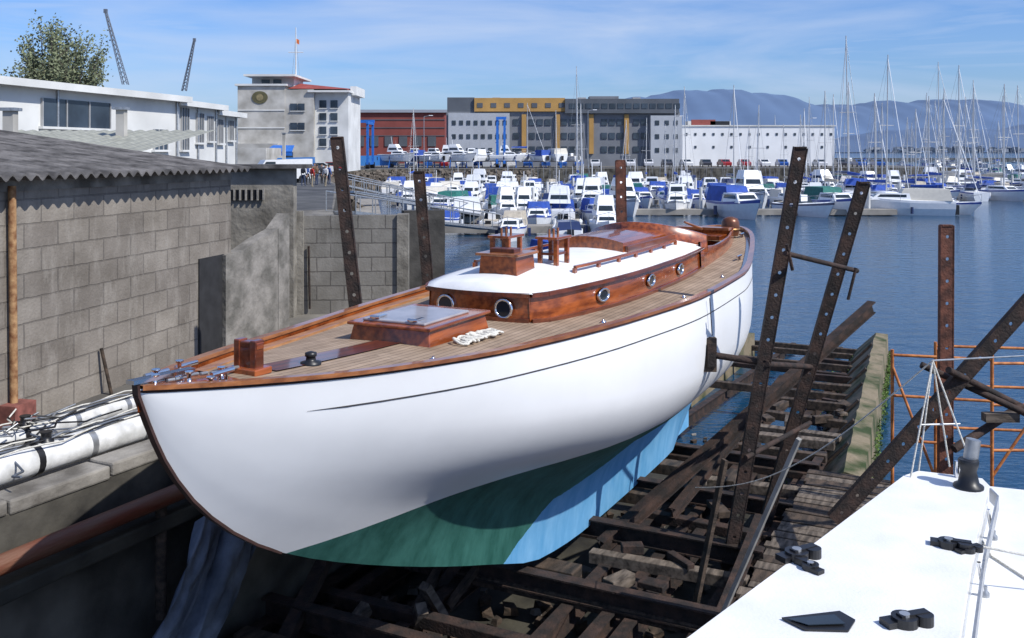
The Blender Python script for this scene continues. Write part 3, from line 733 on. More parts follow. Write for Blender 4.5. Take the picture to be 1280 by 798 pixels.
# ================================================================ WATER, HILLS
m,nt,b=_new('sea_water');N=nt.nodes;Lk=nt.links
b.inputs['Base Color'].default_value=(.006,.045,.10,1);b.inputs['Roughness'].default_value=.06;b.inputs['IOR'].default_value=1.33
tc=N.new('ShaderNodeTexCoord')
def wn(sc,st,det):
    mp=N.new('ShaderNodeMapping');mp.inputs['Scale'].default_value=st;Lk.new(tc.outputs['Object'],mp.inputs[0])
    n=N.new('ShaderNodeTexNoise');n.inputs['Scale'].default_value=sc;n.inputs['Detail'].default_value=det;Lk.new(mp.outputs[0],n.inputs['Vector']);return n
n1=wn(.8,(1,1.4,1),4);n2=wn(4,(1,1.8,1),3)
ad=N.new('ShaderNodeMath');ad.operation='MULTIPLY_ADD';ad.inputs[1].default_value=.3;Lk.new(n2.outputs['Fac'],ad.inputs[0]);Lk.new(n1.outputs['Fac'],ad.inputs[2])
bp=N.new('ShaderNodeBump');bp.inputs['Strength'].default_value=.42;bp.inputs['Distance'].default_value=.16;Lk.new(ad.outputs[0],bp.inputs['Height']);Lk.new(bp.outputs['Normal'],b.inputs['Normal'])
g=Geo();g.add([(-9000,-300,0),(12000,-300,0),(12000,14000,0),(-9000,14000,0)],[(0,1,2,3)],m);g.obj('water')
def ux(u,y): return (u-640)/1200*y
def hz(v,y): return H+(190-v)/1200*y
def hill(prof,y,col,depth,jit,seed):
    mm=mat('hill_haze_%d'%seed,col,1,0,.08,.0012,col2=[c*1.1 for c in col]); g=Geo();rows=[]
    xs=[];x=prof[0][0]
    while x<=prof[-1][0]: xs.append(x); x+=y*.006
    for k in range(8):
        row=[]
        for i,x in enumerate(xs):
            h=interp(prof,x); t=k/7
            row.append((x,y+depth*t+jit*3*math.sin(x*.006+k),(h+jit*math.sin(x*.011)+jit*.5*math.sin(x*.027+1+seed))*math.sin(t*math.pi/2)**.9+random.uniform(-jit,jit)*.3*t if k else -2))
        rows.append(row)
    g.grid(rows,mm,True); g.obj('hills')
Y=8500
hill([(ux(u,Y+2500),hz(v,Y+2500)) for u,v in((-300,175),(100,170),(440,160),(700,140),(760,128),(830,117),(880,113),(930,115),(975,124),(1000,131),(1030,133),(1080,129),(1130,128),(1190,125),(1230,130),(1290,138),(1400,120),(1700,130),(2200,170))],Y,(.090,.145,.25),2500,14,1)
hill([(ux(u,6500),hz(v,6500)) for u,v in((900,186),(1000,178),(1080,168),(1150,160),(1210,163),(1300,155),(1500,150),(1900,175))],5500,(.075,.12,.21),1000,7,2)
g=Geo();M_far=mat('distant_houses',(.24,.27,.32),.9,0,.3,.02);M_fs=mat('distant_shore',(.06,.09,.14),1,0,.2,.01)  # faded blue-grey tones: distance haze is mixed into these base colours
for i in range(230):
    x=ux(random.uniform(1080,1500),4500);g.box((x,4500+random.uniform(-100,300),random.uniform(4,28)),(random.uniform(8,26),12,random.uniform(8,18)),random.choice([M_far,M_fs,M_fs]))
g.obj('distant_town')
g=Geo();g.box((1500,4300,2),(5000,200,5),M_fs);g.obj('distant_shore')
g=Geo()
g.prism([(110,560),(900,700),(900,712),(110,572)],-1,2.2,mat('breakwater_stone',(.07,.075,.08),.95,0,.3,.3));g.obj('breakwater')
# ================================================================ BUILDINGS
M_bwhite=mat('white_render',(.62,.62,.60),.85,0,.12,.4,.1,5)
M_bgrey=mat('grey_cladding',(.17,.18,.20),.7,0,.12,.3)
M_bdark=mat('dark_grey_cladding',(.085,.095,.11),.6,0,.12,.3)
M_borange=mat('orange_cladding',(.42,.24,.07),.7,0,.12,.3)
M_bstone=mat('stained_stone',(.38,.36,.32),.9,0,.2,.5,.2,4,col2=(.52,.50,.46))
M_win=mat('window_glass',(.04,.055,.075),.12,0,.4,.5)
M_red=mat('red_brick_cladding',(.22,.055,.045),.8,0,.15,.3)
M_roofr=mat('red_roof_tile',(.25,.05,.04),.8,0,.2,1)
M_frame=mat('window_frame',(.36,.36,.36),.6,0,.1)
M_wing=mat('light_grey_panels',(.40,.42,.45),.7,0,.08,.3)
bld=empty('grey_office_building');g=Geo();y=190
X=lambda u,yy=190:ux(u,yy); Z=lambda v,yy=190:hz(v,yy)
g.box(((X(558)+X(850))/2,y+12,(GZ+Z(140))/2),(X(850)-X(558),24,Z(140)-GZ),M_bgrey)
g.obj('main_block',bld)
g=Geo()
g.box(((X(559)+X(593))/2,y+11,(Z(140)+Z(122))/2),(X(593)-X(559),22,Z(122)-Z(140)),M_bdark)
g.box(((X(593)+X(706))/2,y+10.5,(Z(140)+Z(125))/2+.2),(X(706)-X(593),22,Z(125)-Z(140)+.3),M_borange)
g.box(((X(706)+X(848))/2,y+11,(Z(142)+Z(124))/2),(X(848)-X(706),24,Z(124)-Z(142)),M_bdark)
g.box((X(760),y+10,Z(122)),(6,4,1.4),M_bgrey)
for u in(620,730,800): g.box((X(u),y+6,Z(123)),(1.6,1.6,.9),M_frame)
g.obj('top_storey',bld)
g=Geo()
g.box(((X(561)+X(637))/2,y+3,(GZ+Z(142))/2),(X(637)-X(561),9,Z(142)-GZ),M_wing)
g.box(((X(812)+X(851))/2,y+3,(GZ+Z(145))/2),(X(851)-X(812),9,Z(145)-GZ),M_wing)
g.obj('light_wings',bld)
g=Geo()
for u in(655,697,739,783): g.box((X(u),y-.25,(GZ+Z(143))/2+1.2),(.9,.5,Z(143)-GZ-2.5),M_borange)
for v in(153,170,187):
    u=641
    while u<808:
        if min(abs(u+4-q) for q in(655,697,739,783))>6: g.box((X(u+4),y-.06,Z(v)),(1.15,.2,1.2),M_win)
        u+=10
    for u in range(568,634,9):
        if random.random()<.8: g.box((X(u),y-1.54,Z(v+1)),(.75,.1,.9),M_win)
    for u in(820,832,843): g.box((X(u),y-1.54,Z(v+1)),(.8,.1,.9),M_win)
for u in range(600,704,17): g.box((X(u),y-.53,Z(132)),(1.1,.1,.9),M_bdark)
for u in range(715,846,10): g.box((X(u),y-1.03,Z(133)),(1.2,.1,1.0),M_win)
g.obj('windows',bld)
bld=empty('white_warehouse');g=Geo();y=196
X=lambda u:ux(u,196);Z=lambda v:hz(v,196)
g.box(((X(852)+X(1043))/2,y+9,(GZ+Z(158))/2),(X(1043)-X(852),18,Z(158)-GZ),mat('warehouse_white',(.76,.77,.78),.8,0,.05,.3))
g.box(((X(852)+X(1043))/2,y+9,Z(158)+.1),(X(1043)-X(852)+.4,18.4,.25),M_bwhite)
g.obj('body',bld);g=Geo()
for i in range(17):
    u=858+i*11.3
    g.box((X(u),y-.04,Z(168)),(.45,.12,.5),M_win)
    if i%2: g.box((X(u),y-.04,Z(184)),(.45,.12,.5),M_win)
g.obj('windows',bld);g=Geo()
g.box((X(884),y+4,Z(153)),(5,.4,1.3),M_red);g.box((X(905),y+4,Z(154)),(4,.4,1.0),M_blk);g.box((X(895),y+8,Z(154)),(9,3,1.2),M_bwhite)
g.obj('roof_sign',bld)
bld=empty('red_warehouse');y=235;X=lambda u:ux(u,235);Z=lambda v:hz(v,235);g=Geo()
g.box(((X(436)+X(556))/2,y+10,(GZ+Z(141))/2),(X(556)-X(436),20,Z(141)-GZ),M_red)
g.add([(X(436)-.5,y-.6,Z(141)),(X(556)+.5,y-.6,Z(141)),(X(556)+.5,y+10,Z(135)),(X(436)-.5,y+10,Z(135)),(X(436)-.5,y+21,Z(141)),(X(556)+.5,y+21,Z(141))],[(0,1,2,3),(3,2,5,4),(0,3,4),(1,5,2)],M_bgrey)
for v in(150,160,170): g.box(((X(436)+X(556))/2,y-.05,Z(v)),(X(556)-X(436),.15,.2),M_bdark)
for u in range(450,556,18): g.box((X(u),y-.1,Z(177)),(2,.2,2.4),M_bdark)
g.obj('body',bld)
bld=empty('white_harbour_building');y=138;X=lambda u:ux(u,138);Z=lambda v:hz(v,138);g=Geo()
g.box(((X(297)+X(356))/2,y+5,(GZ+Z(107))/2),(X(356)-X(297),10,Z(107)-GZ),M_bstone)
g.box(((X(350)+X(392))/2,y+5.6,(GZ+Z(112))/2),(X(392)-X(350),11,Z(112)-GZ),M_bstone)
g.box(((X(388)+X(434))/2,y+6.5,(GZ+Z(115))/2),(X(434)-X(388),11,Z(115)-GZ),M_bwhite)
g.box(((X(305)+X(364))/2,y+6.2,(Z(107)+Z(95))/2),(X(364)-X(310),6,Z(95)-Z(107)),M_bwhite)
g.box(((X(434)+X(441))/2,y+7,Z(112)),(.9,8,1.3),M_bwhite)
g.box(((X(297)+X(322))/2,y-2,(GZ+Z(180))/2),(X(392)-X(300),4,Z(180)-GZ),M_bstone)
for a,b_,v in((297,356,107),(388,434,115),(308,366,95)): g.box(((X(a)+X(b_))/2,y+5.4,Z(v)+.08),(X(b_)-X(a)+.7,11.4,.28),M_bwhite)
for v in(138,160): g.box(((X(297)+X(356))/2,y-.04,Z(v)),(X(356)-X(297),.12,.15),M_bwhite)
g.obj('walls',bld);g=Geo()
g.add([(X(360),y,Z(111)),(X(432),y+.2,Z(111.5)),(X(432),y+6,Z(108)),(X(364),y+6,Z(101)),(X(360),y+11,Z(111)),(X(432),y+12,Z(112))],[(0,1,2,3),(3,2,5,4),(0,3,4),(1,5,2)],M_roofr)
g.obj('roof',bld);g=Geo()
for v in(134,158):
    for u in(367,376.5): g.box((X(u),y+.06,Z(v)),(.95,.2,1.0),M_win); g.box((X(u),y-.02,Z(v)-.6),(1.1,.2,.1),M_bwhite)
for v in(130,146,163,178):
    for u in(402,416): g.box((X(u),y+.96,Z(v)),(1.0,.2,1.1),M_win); g.box((X(u),y+.9,Z(v)-.62),(1.2,.25,.1),M_bwhite)
for u in(325,340): g.box((X(u),y+3.2,Z(101)),(1.2,.12,.8),M_win)
for u in(310,325,340,355,370): g.box((X(u),y-4.02,Z(196)),(1,.1,1.3),M_win)
g.obj('windows',bld);g=Geo()
c=Vector((X(325),y-.1,Z(122)));
vs=[c+Vector((math.cos(6.283*i/20)*1.15,0,math.sin(6.283*i/20)*.9)) for i in range(20)];g.add(vs,[tuple(range(20))],mat('emblem',(.10,.09,.04),.6,0,.2))
vs=[c+Vector((math.cos(6.283*i/20)*.5,-.05,math.sin(6.283*i/20)*.5)) for i in range(20)];g.add(vs,[tuple(range(20))],mat('emblem_gold',(.22,.18,.09),.6,0,.2,3))
g.obj('emblem',bld);g=Geo()
g.tube((X(362),y+4,Z(96)),(X(362),y+4,Z(30)),.12,M_bwhite,8,.06);g.tube((X(362)-1.1,y+4,Z(62)),(X(362)+1.1,y+4,Z(62)),.06,M_bwhite)
for u in(357,367): g.tube((X(362),y+4,Z(40)),(X(u),y+4,Z(96)),.02,M_gal,4)
g.add([(X(362),y+4,Z(44)),(X(366),y+4.2,Z(46)),(X(366),y+4.2,Z(52)),(X(362),y+4,Z(50))],[(0,1,2,3)],mat('flag_red',(.5,.12,.03),.8))
g.obj('flagpole',bld);g=Geo()
g.add([(X(345),y-7,Z(190)),(X(379),y-7,Z(190)),(X(376),y-4,Z(182)),(X(350),y-4,Z(182))],[(0,1,2,3)],M_bluep);g.box((X(362),y-6.9,Z(192)),(3.9,.1,.6),M_bluep)
g.obj('blue_awning',bld)
g=Geo();g.box((ux(285,120),125,(GZ+hz(185,120))/2),(9,8,hz(185,120)-GZ),M_bstone);g.obj('low_annex')
hs=empty('white_terraced_house')
def hseg(p0,p1,dep,ztop,name,mt=M_bwhite,winl=(),rf=M_bgrey,zb=GZ,ov=.5,slope=.12):
    p0=Vector((*p0,0));p1=Vector((*p1,0));d=(p1-p0);Ln=d.length;d.normalize();an=math.atan2(d.y,d.x)
    g=Geo()
    g.box((Ln/2,dep/2,(zb+ztop)/2-zb),(Ln,dep,ztop-zb),mt)
    g.add([(-.4,-ov,ztop-zb+.02),(Ln+.4,-ov,ztop-zb+.02),(Ln+.4,dep/2,ztop-zb+dep/2*slope+.02),(-.4,dep/2,ztop-zb+dep/2*slope+.02),(Ln+.4,dep+ov,ztop-zb+.02),(-.4,dep+ov,ztop-zb+.02)],[(0,1,2,3),(3,2,4,5),(0,3,5),(1,4,2)],rf)
    g.box((Ln/2,-ov,ztop-zb-.08),(Ln+.8,.08,.3),M_bwhite); g.box((Ln+.38,dep/2,ztop-zb-.08),(.08,dep+ov,.3),M_bwhite);g.box((Ln/2,-ov/2,ztop-zb-.1),(Ln+.7,ov,.05),M_bwhite)
    for (x,zc,w,h) in winl:
        g.box((x,-.0,zc-zb),(w,.14,h),M_win);
        for e in(-w/2,-w/6,w/6,w/2): g.box((x+e,-.06,zc-zb),(.05,.1,h),M_frame)
        g.box((x,-.1,zc-zb-h/2-.05),(w+.3,.22,.1),M_bwhite)
    for x in(.3,Ln*.5,Ln-.3): g.tube((x,-.08,0),(x,-.08,ztop-zb-.2),.05,M_gal,6)
    return g.obj(name,hs,(p0.x,p0.y,zb),an)
hseg((-20.5,30),(-17.0,49),9,H+2.75,'wing_front',winl=[(11.0,H+1.6,4.6,1.15),(2,H+1.6,3,1.1),(17.5,H+.6,1.2,1.0)])
hseg((-17.3,49.2),(-16.9,55),8,H+2.6,'wing_mid',winl=[(1.2,H+1.2,.9,2.2),(3.2,H+1.3,.9,1.6),(4.7,H+1.3,.7,1.4)])
hseg((-17.3,55.5),(-17.2,60),8,H+2.35,'wing_rear',winl=[(1.2,H+1.2,.8,1.4),(3.2,H+1.3,.8,1.2)])
g=Geo();M_metal=mat('pale_metal_roof',(.30,.30,.25),.6,.1,.2,1,stretch=(1,8,1))
rows=[]
for i in range(86):
    x=-16.5+i*.075; w=.03*math.cos(i*1.2)
    rows.append([(x,26.0,H-.02+w),(x+.4,31.5,H+.70+w)])
g.grid(rows,M_metal,True);g.box((-13.6,29,(GZ+H-.2)/2),(5.4,5.2,H-.2-GZ),M_bstone)
g.obj('metal_roof_shed')
for (u,yy,v0,v1) in((13,24,175,142),(152,30,160,140),(355,88,205,168)):
    g=Geo();x=ux(u,yy);g.box((x,yy,(hz(v0,yy)+hz(v1,yy))/2-.2),(.26,.26,hz(v1,yy)-hz(v0,yy)+.6),M_bstone);g.box((x,yy,hz(v1,yy)+.1),(.4,.4,.08),M_gal)
    g.obj('chimney')
def crane(x0,z0,x1,z1,y,w):
    g=Geo();a=Vector((x0,y,z0));b_=Vector((x1,y,z1));M_cr=mat('crane_grey',(.12,.14,.18),.6,0,.2)
    offs=[Vector((-w,-w,0)),Vector((w,-w,0)),Vector((w,w,0)),Vector((-w,w,0))]
    n=16
    for o in offs: g.tube(a+o,b_+o*.35,.09,M_cr,5)
    for i in range(n):
        p=a+(b_-a)*i/n;q=a+(b_-a)*(i+1)/n;f0=1-.65*i/n;f1=1-.65*(i+1)/n
        for k in range(4): g.tube(p+offs[k]*f0,q+offs[(k+1)%4]*f1,.05,M_cr,4)
    g.box(tuple(b_),(w*1.4,w,w*1.6),M_cr); g.box((x0,y,(z0+GZ)/2-1),(1.6,1.6,z0-GZ-2),M_cr)
    g.obj('harbour_crane')
crane(ux(157,200),hz(106,200),ux(132,200),hz(14,200),200,.5)
crane(ux(230,200),hz(114,200),ux(243,200),hz(50,200),200,.4)
def lift(u,yy,w,h):
    g=Geo();x=ux(u,yy)
    for dx in(-w/2,w/2):
        for dy in(0,6): g.box((x+dx,yy+dy,GZ+h/2),(.38,.38,h),M_bluep)
        g.box((x+dx,yy+3,GZ+h-.3),(.35,7,.45),M_bluep);g.box((x+dx,yy+3,GZ+.9),(.45,7,.4),M_bluep)
        for dy in(0,6): g.tube((x+dx-.3,yy+dy,GZ+.55),(x+dx+.3,yy+dy,GZ+.55),.55,M_blk,12)
        for k in range(4): g.tube((x+dx-.3,yy,GZ+1+k*1.7),(x+dx+.3,yy,GZ+1.9+k*1.7),.05,M_bluep,4)
    g.box((x,yy+6,GZ+h+.1),(w+.6,.4,.5),M_bluep)
    g.obj('travel_lift')
lift(446,160,3.6,8.0);lift(626,172,1.3,9.0)
def car(x,y,rot,col,nm='parked_car'):
    g=Geo();pm=mat('car_paint_%d'%int(col[0]*100+col[1]*10+col[2]*1000),col,.3,0,.03,coat=.5)
    prof=[(-2.1,.3),(-2.15,.75),(-1.9,.92),(-1.2,.98),(-.7,1.42),(.8,1.45),(1.5,1.0),(2.1,.9),(2.15,.35)]
    n=len(prof);vs=[(a,-.82,b_) for a,b_ in prof]+[(a,.82,b_) for a,b_ in prof]
    g.add(vs,[tuple(range(n)),tuple(range(2*n-1,n-1,-1))]+[(i,n+i,n+(i+1)%n,(i+1)%n) for i in range(n)],pm)
    for y_ in(-.83,.83):
        g.add([(-1.1,y_,1.0),(-.65,y_,1.36),(.75,y_,1.38),(1.3,y_,1.02)],[(0,1,2,3)],M_glass)
        for x_ in(-1.35,1.35): g.tube((x_,y_*.9,.32),(x_,y_*1.03,.32),.32,M_blk,14);g.tube((x_,y_*1.03,.32),(x_,y_*1.05,.32),.18,M_gal,10)
    g.add([(-1.17,-.7,1.02),(-1.17,.7,1.02),(-.74,.66,1.40),(-.74,-.66,1.40)],[(0,1,2,3)],M_glass); g.add([(1.47,-.7,1.04),(1.47,.7,1.04),(.86,.66,1.43),(.86,-.66,1.43)],[(3,2,1,0)],M_glass)
    g.obj(nm,None,(x,y,GZ+.004),rot)
cols=[(.7,.7,.7),(.3,.02,.02),(.05,.05,.06),(.02,.08,.3),(.35,.36,.38),(.6,.6,.62)]
for i in range(15): car(-28+i*3.1,178+random.uniform(-.5,.5),math.pi/2*random.choice([1,-1])+random.uniform(-.08,.08),random.choice(cols))
for i in range(14): car(22+i*3.6,180.5+random.uniform(-.5,.5),math.pi/2+random.uniform(-.1,.1),random.choice(cols))
car(ux(348,110),110,.3,(.7,.7,.7));car(ux(330,116),116,.2,(.6,.6,.62));car(ux(384,122),122,.6,(.05,.05,.06));car(ux(398,128),128,.1,(.7,.7,.7));car(ux(412,133),133,.2,(.3,.02,.02))
def van(x,y,rot,col):
    g=Geo();pm=mat('van_paint_%d'%int(col[2]*100),col,.35,0,.04)
    prof=[(-2.6,.4),(-2.65,1.2),(-2.2,1.35),(-1.7,2.1),(2.6,2.2),(2.65,.4)];n=len(prof)
    vs=[(a,-.95,b_) for a,b_ in prof]+[(a,.95,b_) for a,b_ in prof]
    g.add(vs,[tuple(range(n)),tuple(range(2*n-1,n-1,-1))]+[(i,n+i,n+(i+1)%n,(i+1)%n) for i in range(n)],pm)
    for y_ in(-.96,.96):
        g.add([(-2.1,y_,1.35),(-1.65,y_,1.95),(-.8,y_,1.95),(-.8,y_,1.35)],[(0,1,2,3)],M_glass)
        for x_ in(-1.7,1.7): g.tube((x_,y_*.9,.38),(x_,y_*1.03,.38),.38,M_blk,14)
    g.obj('parked_van',None,(x,y,GZ+.004),rot)
van(ux(366,118),118,.1,(.05,.2,.5));van(ux(352,88),88,.5,(.7,.7,.7));van(ux(478,172),172,.1,(.05,.2,.5));van(ux(452,170),170,.2,(.05,.2,.5))
# ================================================================ BOATS (marina)
M_boatw=mat('boat_white',(.80,.81,.82),.35,0,.04);M_cream=mat('boat_cream',(.62,.58,.5),.5,0,.05)
def small_hull(g,Ln,B,fbd,mt,stripe=None,transom=.75,deck=None,sheer=.25):
    deck=deck or M_boatw
    rows=[];n=12
    for i in range(n+1):
        t=i/n; w=B/2*(1-(t)**2.6) if t>.45 else B/2*(transom+(1-transom)*math.sin(min(1,t/.45)*math.pi/2))*(1-.45**2.6)
        w=max(w,.015); x=-Ln/2+Ln*t; zt_=fbd*(1+sheer*max(0,t-.3)**1.5*2); x2=x-(.12*Ln*t*t*t)
        rows.append([(x2,-w*.12,-.25),(x2*.99,-w*.75,-.05),(x2+(x-x2)*.5,-w*.93,zt_*.45),(x,-w,zt_*.85),(x,-w*1.0,zt_),(x,-w*.9,zt_+.03),(x,0,zt_+.07),(x,w*.9,zt_+.03),(x,w,zt_),(x,w,zt_*.85),(x2+(x-x2)*.5,w*.93,zt_*.45),(x2*.99,w*.75,-.05),(x2,w*.12,-.25)])
    for r in range(n):
        for j in range(12):
            a=rows[r][j];b_=rows[r][j+1];c=rows[r+1][j+1];d=rows[r+1][j]
            mm=mt
            if j in(4,5,6,7): mm=deck
            if stripe and j in(3,8): mm=stripe
            g.add([a,d,c,b_],[(0,1,2,3)],mm)
    g.add(rows[0],[tuple(range(13))],mt)
def cabinbox(g,x0,x1,w,z0,h,mt,rake0=.3,rake1=.5,win=True):
    vs=[(x0,-w/2,z0),(x1,-w/2*.8,z0),(x1,w/2*.8,z0),(x0,w/2,z0),(x0+rake0,-w/2*.85,z0+h),(x1-rake1,-w/2*.65,z0+h),(x1-rake1,w/2*.65,z0+h),(x0+rake0,w/2*.85,z0+h)]
    g.add(vs,[(4,5,6,7),(0,1,5,4),(1,2,6,5),(2,3,7,6),(3,0,4,7)],mt)
    if win:
        def lerp(a,b_,t): return Vector(a)*(1-t)+Vector(b_)*t
        for (a,b_,c,d) in((0,1,5,4),(1,2,6,5),(2,3,7,6),(3,0,4,7)):
            P=[Vector(vs[k]) for k in(a,b_,c,d)]
            n=(P[1]-P[0]).cross(P[3]-P[0]).normalized()*.015
            q=[]
            for (s_,t_) in((.1,.4),(.9,.4),(.9,.8),(.1,.8)):
                lo=lerp(P[0],P[1],s_);hi=lerp(P[3],P[2],s_);q.append(lerp(lo,hi,t_)+n)
            g.add(q,[(0,1,2,3)],M_glass)
M_stripeb=mat('hull_stripe_blue',(.02,.06,.3),.4);M_navy=mat('navy_hull',(.015,.03,.10),.3,0,.1,coat=.4);M_teal=mat('green_canvas',(.02,.14,.12),.8);M_alu=mat('mast_alloy',(.5,.5,.5),.4,.3,.1)
M_stripeg=mat('hull_stripe_grey',(.25,.27,.3),.4); M_beige=mat('beige_canvas',(.45,.40,.32),.85)
def sailboat(Ln,mh,hullm=M_boatw,cover=M_bluecv,furl=True):
    g=Geo();B=Ln*.31;f=Ln*.11
    small_hull(g,Ln,B,f,hullm,M_stripeb)
    cabinbox(g,-Ln*.12,Ln*.26,B*.62,f+.05,.42,M_boatw,.1,.8)
    mx=Ln*.08;g.tube((mx,0,f),(mx,0,f+mh),.075,M_alu,6,.05)
    g.tube((mx,0,f+1.3),(mx-Ln*.38,0,f+1.35),.06,M_alu,6);g.tube((mx-.1,0,f+1.5),(mx-Ln*.37,0,f+1.48),.17,cover,8,.10)
    bow=(Ln/2,0,f*1.3);g.tube(bow,(mx,0,f+mh*.97),.035 if furl else .015,M_boatw if furl else M_gal,5);g.tube((-Ln/2,0,f),(mx,0,f+mh*.99),.012,M_gal,4)
    for sd in(1,-1):
        g.tube((mx,sd*B*.46,f),(mx,0,f+mh*.95),.012,M_gal,4);g.tube((mx,-.0,f+mh*.5),(mx,sd*.7,f+mh*.5),.03,M_alu,4)
        pts=[(-Ln/2+.1,sd*B*.33,f+.6),(0,sd*B*.47,f+.62),(Ln*.3,sd*B*.3,f+.65),(Ln/2,0,f*1.3+.65)]
        g.path(pts,.015,M_gal,4)
        for p in pts: g.tube((p[0],p[1],p[2]-.6),p,.014,M_gal,4)
        for x_ in(-Ln*.25,Ln*.05): g.tube((x_,sd*(B*.5+.08),.2),(x_,sd*(B*.5+.08),.75),.12,random.choice([M_boatw,M_navy]),8)
    if random.random()<.5: cabinbox(g,-Ln*.2,-Ln*.05,B*.6,f+.45,.6,cover,.15,.3,False)
    return g.mesh('sailboat')
def motorboat(Ln,cv=None,hullm=M_boatw,fly=False,stripe=M_stripeb,house=True):
    g=Geo();B=Ln*.36;f=Ln*.14
    small_hull(g,Ln,B,f,hullm,stripe,.9,sheer=.3)
    if house: cabinbox(g,-Ln*.1,Ln*.27,B*.75,f+.05,.55,M_boatw,.1,.7)
    if cv: cabinbox(g,-Ln*.47,Ln*.02,B*.85,f+.02,.95 if house else .55,cv,.2,.5,False)
    elif house: cabinbox(g,-Ln*.22,Ln*.1,B*.7,f+.5,.85,M_boatw,.1,.5)
    else:
        g.box((-Ln*.1,0,f+.25),(.6,.5,.7),M_boatw); g.add([(-Ln*.02,-B*.35,f+.05),(-Ln*.02,B*.35,f+.05),(-Ln*.08,B*.3,f+.5),(-Ln*.08,-B*.3,f+.5)],[(0,1,2,3)],M_glass); g.box((-Ln*.25,0,f+.09),(Ln*.35,B*.6,.05),M_beige)
    if fly: cabinbox(g,-Ln*.2,Ln*.02,B*.6,f+1.35,.5,M_boatw,.1,.3,False); g.tube((-Ln*.15,0,f+1.4),(-Ln*.2,0,f+3.2),.03,M_boatw,5)
    for sd in(1,-1):
        pts=[(0,sd*B*.45,f+.5),(Ln*.3,sd*B*.33,f+.62),(Ln*.5,0,f*1.35+.6)];g.path(pts,.016,M_gal,4)
        for p in pts: g.tube((p[0],p[1],p[2]-.5),p,.014,M_gal,4)
        g.tube((-Ln*.1,sd*(B*.5+.09),.15),(-Ln*.1,sd*(B*.5+.09),.7),.12,random.choice([M_boatw,M_navy]),8)
    g.box((-Ln/2-.25,0,.45),(.35,.4,.8),M_blk); g.tube((-Ln*.05,.3,f+1.2),(-Ln*.1,.3,f+2.6),.012,M_gal,4)
    return g.mesh('motorboat')
SB=[sailboat(8,9.5),sailboat(9.5,12,cover=M_navy),sailboat(10.5,13,M_navy,M_cream),sailboat(11.5,14.5),sailboat(8.5,10.5,cover=M_beige,furl=False),sailboat(12,17)]
MB=[motorboat(6,stripe=M_stripeg),motorboat(6.5,M_bluecv),motorboat(7.5,fly=True,stripe=M_stripeg),motorboat(5.5,M_beige,M_boatw),motorboat(7,M_teal),motorboat(8.5,M_cream,fly=False,stripe=None),motorboat(6,None,M_navy,stripe=None),motorboat(5,None,M_boatw,stripe=M_navy,house=False),motorboat(6.5,None,fly=True,stripe=None),motorboat(7.5,M_boatw,stripe=M_stripeg),motorboat(5.5,M_bluecv,house=False),motorboat(5.2,M_navy,M_boatw,house=False),motorboat(6.8,M_bluecv,M_navy,stripe=None)]
MW=[0,1,1,2,3,4,5,6,7,7,8,9,10,10,11,12]
def place(me,x,y,rot,z=0,nm=None,sc=1):
    o=bpy.data.objects.new(nm or me.name.split('.')[0],me);link(o);o.location=(x,y,z);o.rotation_euler=(random.uniform(-.02,.02),0,rot);o.scale=(sc,)*3;return o
HP=math.pi/2
place(MB[1],20.8,88,-HP+.15,sc=1.5);place(MB[0],16.0,93,-HP-.2,sc=1.3);place(MB[7],27.6,90,-HP+.4,sc=1.5);place(MB[4],31.2,93,-HP+.1,sc=1.3);place(MB[2],25.2,101,-HP,sc=1.4)
place(MB[5],37.0,92,math.pi-.25,sc=1.15);place(SB[0],41.5,94,-HP+.7,sc=1.1);place(SB[5],57.5,131,.3)
place(MB[2],10.8,92,-HP+.1,sc=1.2)
def row(y,x0,x1,step,psail,skip=()):
    x=x0
    while x<x1:
        st=step*random.uniform(.85,1.2)
        if not any(a<x<b_ for a,b_ in skip):
            pr=psail*(.28 if x<22 else (.6 if x<38 else 1))
            d=random.choice([1,-1]); me=random.choice(SB[:5]) if random.random()<pr else MB[random.choice(MW)]
            place(me,x,y+random.uniform(-1.3,1.3),d*HP+random.uniform(-.22,.22),sc=random.uniform(.85,1.3))
        x+=st
row(86,-6,9,3.0,.3);row(95,-8,14,2.9,.3);row(104,-11,46,3.1,.3,((24,27),));row(112,-13,50,3.1,.3);row(120,-14,66,3.2,.35);row(129,-16,76,3.3,.35);row(137,-17,82,3.4,.35);row(145,-15,88,3.4,.35);row(152,-14,95,3.4,.35)
row(160,60,110,3.8,.4);row(178,82,130,4,.4);row(205,85,150,4.2,.45);row(240,90,185,4.6,.45);row(290,95,220,5.5,.5);row(360,90,260,7,.5)
row(520,130,420,10,.6)
M_pont=mat('pontoon_deck',(.26,.24,.21),.85,0,.2,.8)
g=Geo()
for (y,a,b_) in((90.5,-8,36),(108,-14,50),(124.5,-18,76),(141,-16,86),(191,82,140),(265,90,200)):
    g.box(((a+b_)/2,y,.35),(b_-a,1.6,.5),M_pont)
    x=a+2
    while x<b_:
        g.tube((x,y+1.0,-1),(x,y+1.0,2.6),.16,M_bwhite,8);
        if int(x)%2: g.box((x,y-4,.3),(.6,7,.35),M_pont)
        x+=8
g.beam((-9,60,1.0),(-15,100,1.0),2.0,.25,M_pont); g.obj('pontoons')
g=Geo()
for a,b_ in(((-8.2,46,3.1),(-1.5,66,.7)),((-15,84,3.1),(-7,92,.7)),((-12,70,3.1),(-3,80,.7))):
    g.beam(a,b_,1.6,.15,M_gal);a=Vector(a);b_=Vector(b_);n=Vector((-(b_-a).y,(b_-a).x,0)).normalized()*.8
    for sd in(1,-1):
        g.tube(a+n*sd+Vector((0,0,1)),b_+n*sd+Vector((0,0,1)),.04,M_gal)
        for i in range(13): p=a+(b_-a)*i/12+n*sd; g.tube(p,p+Vector((0,0,1)),.03,M_gal,5)
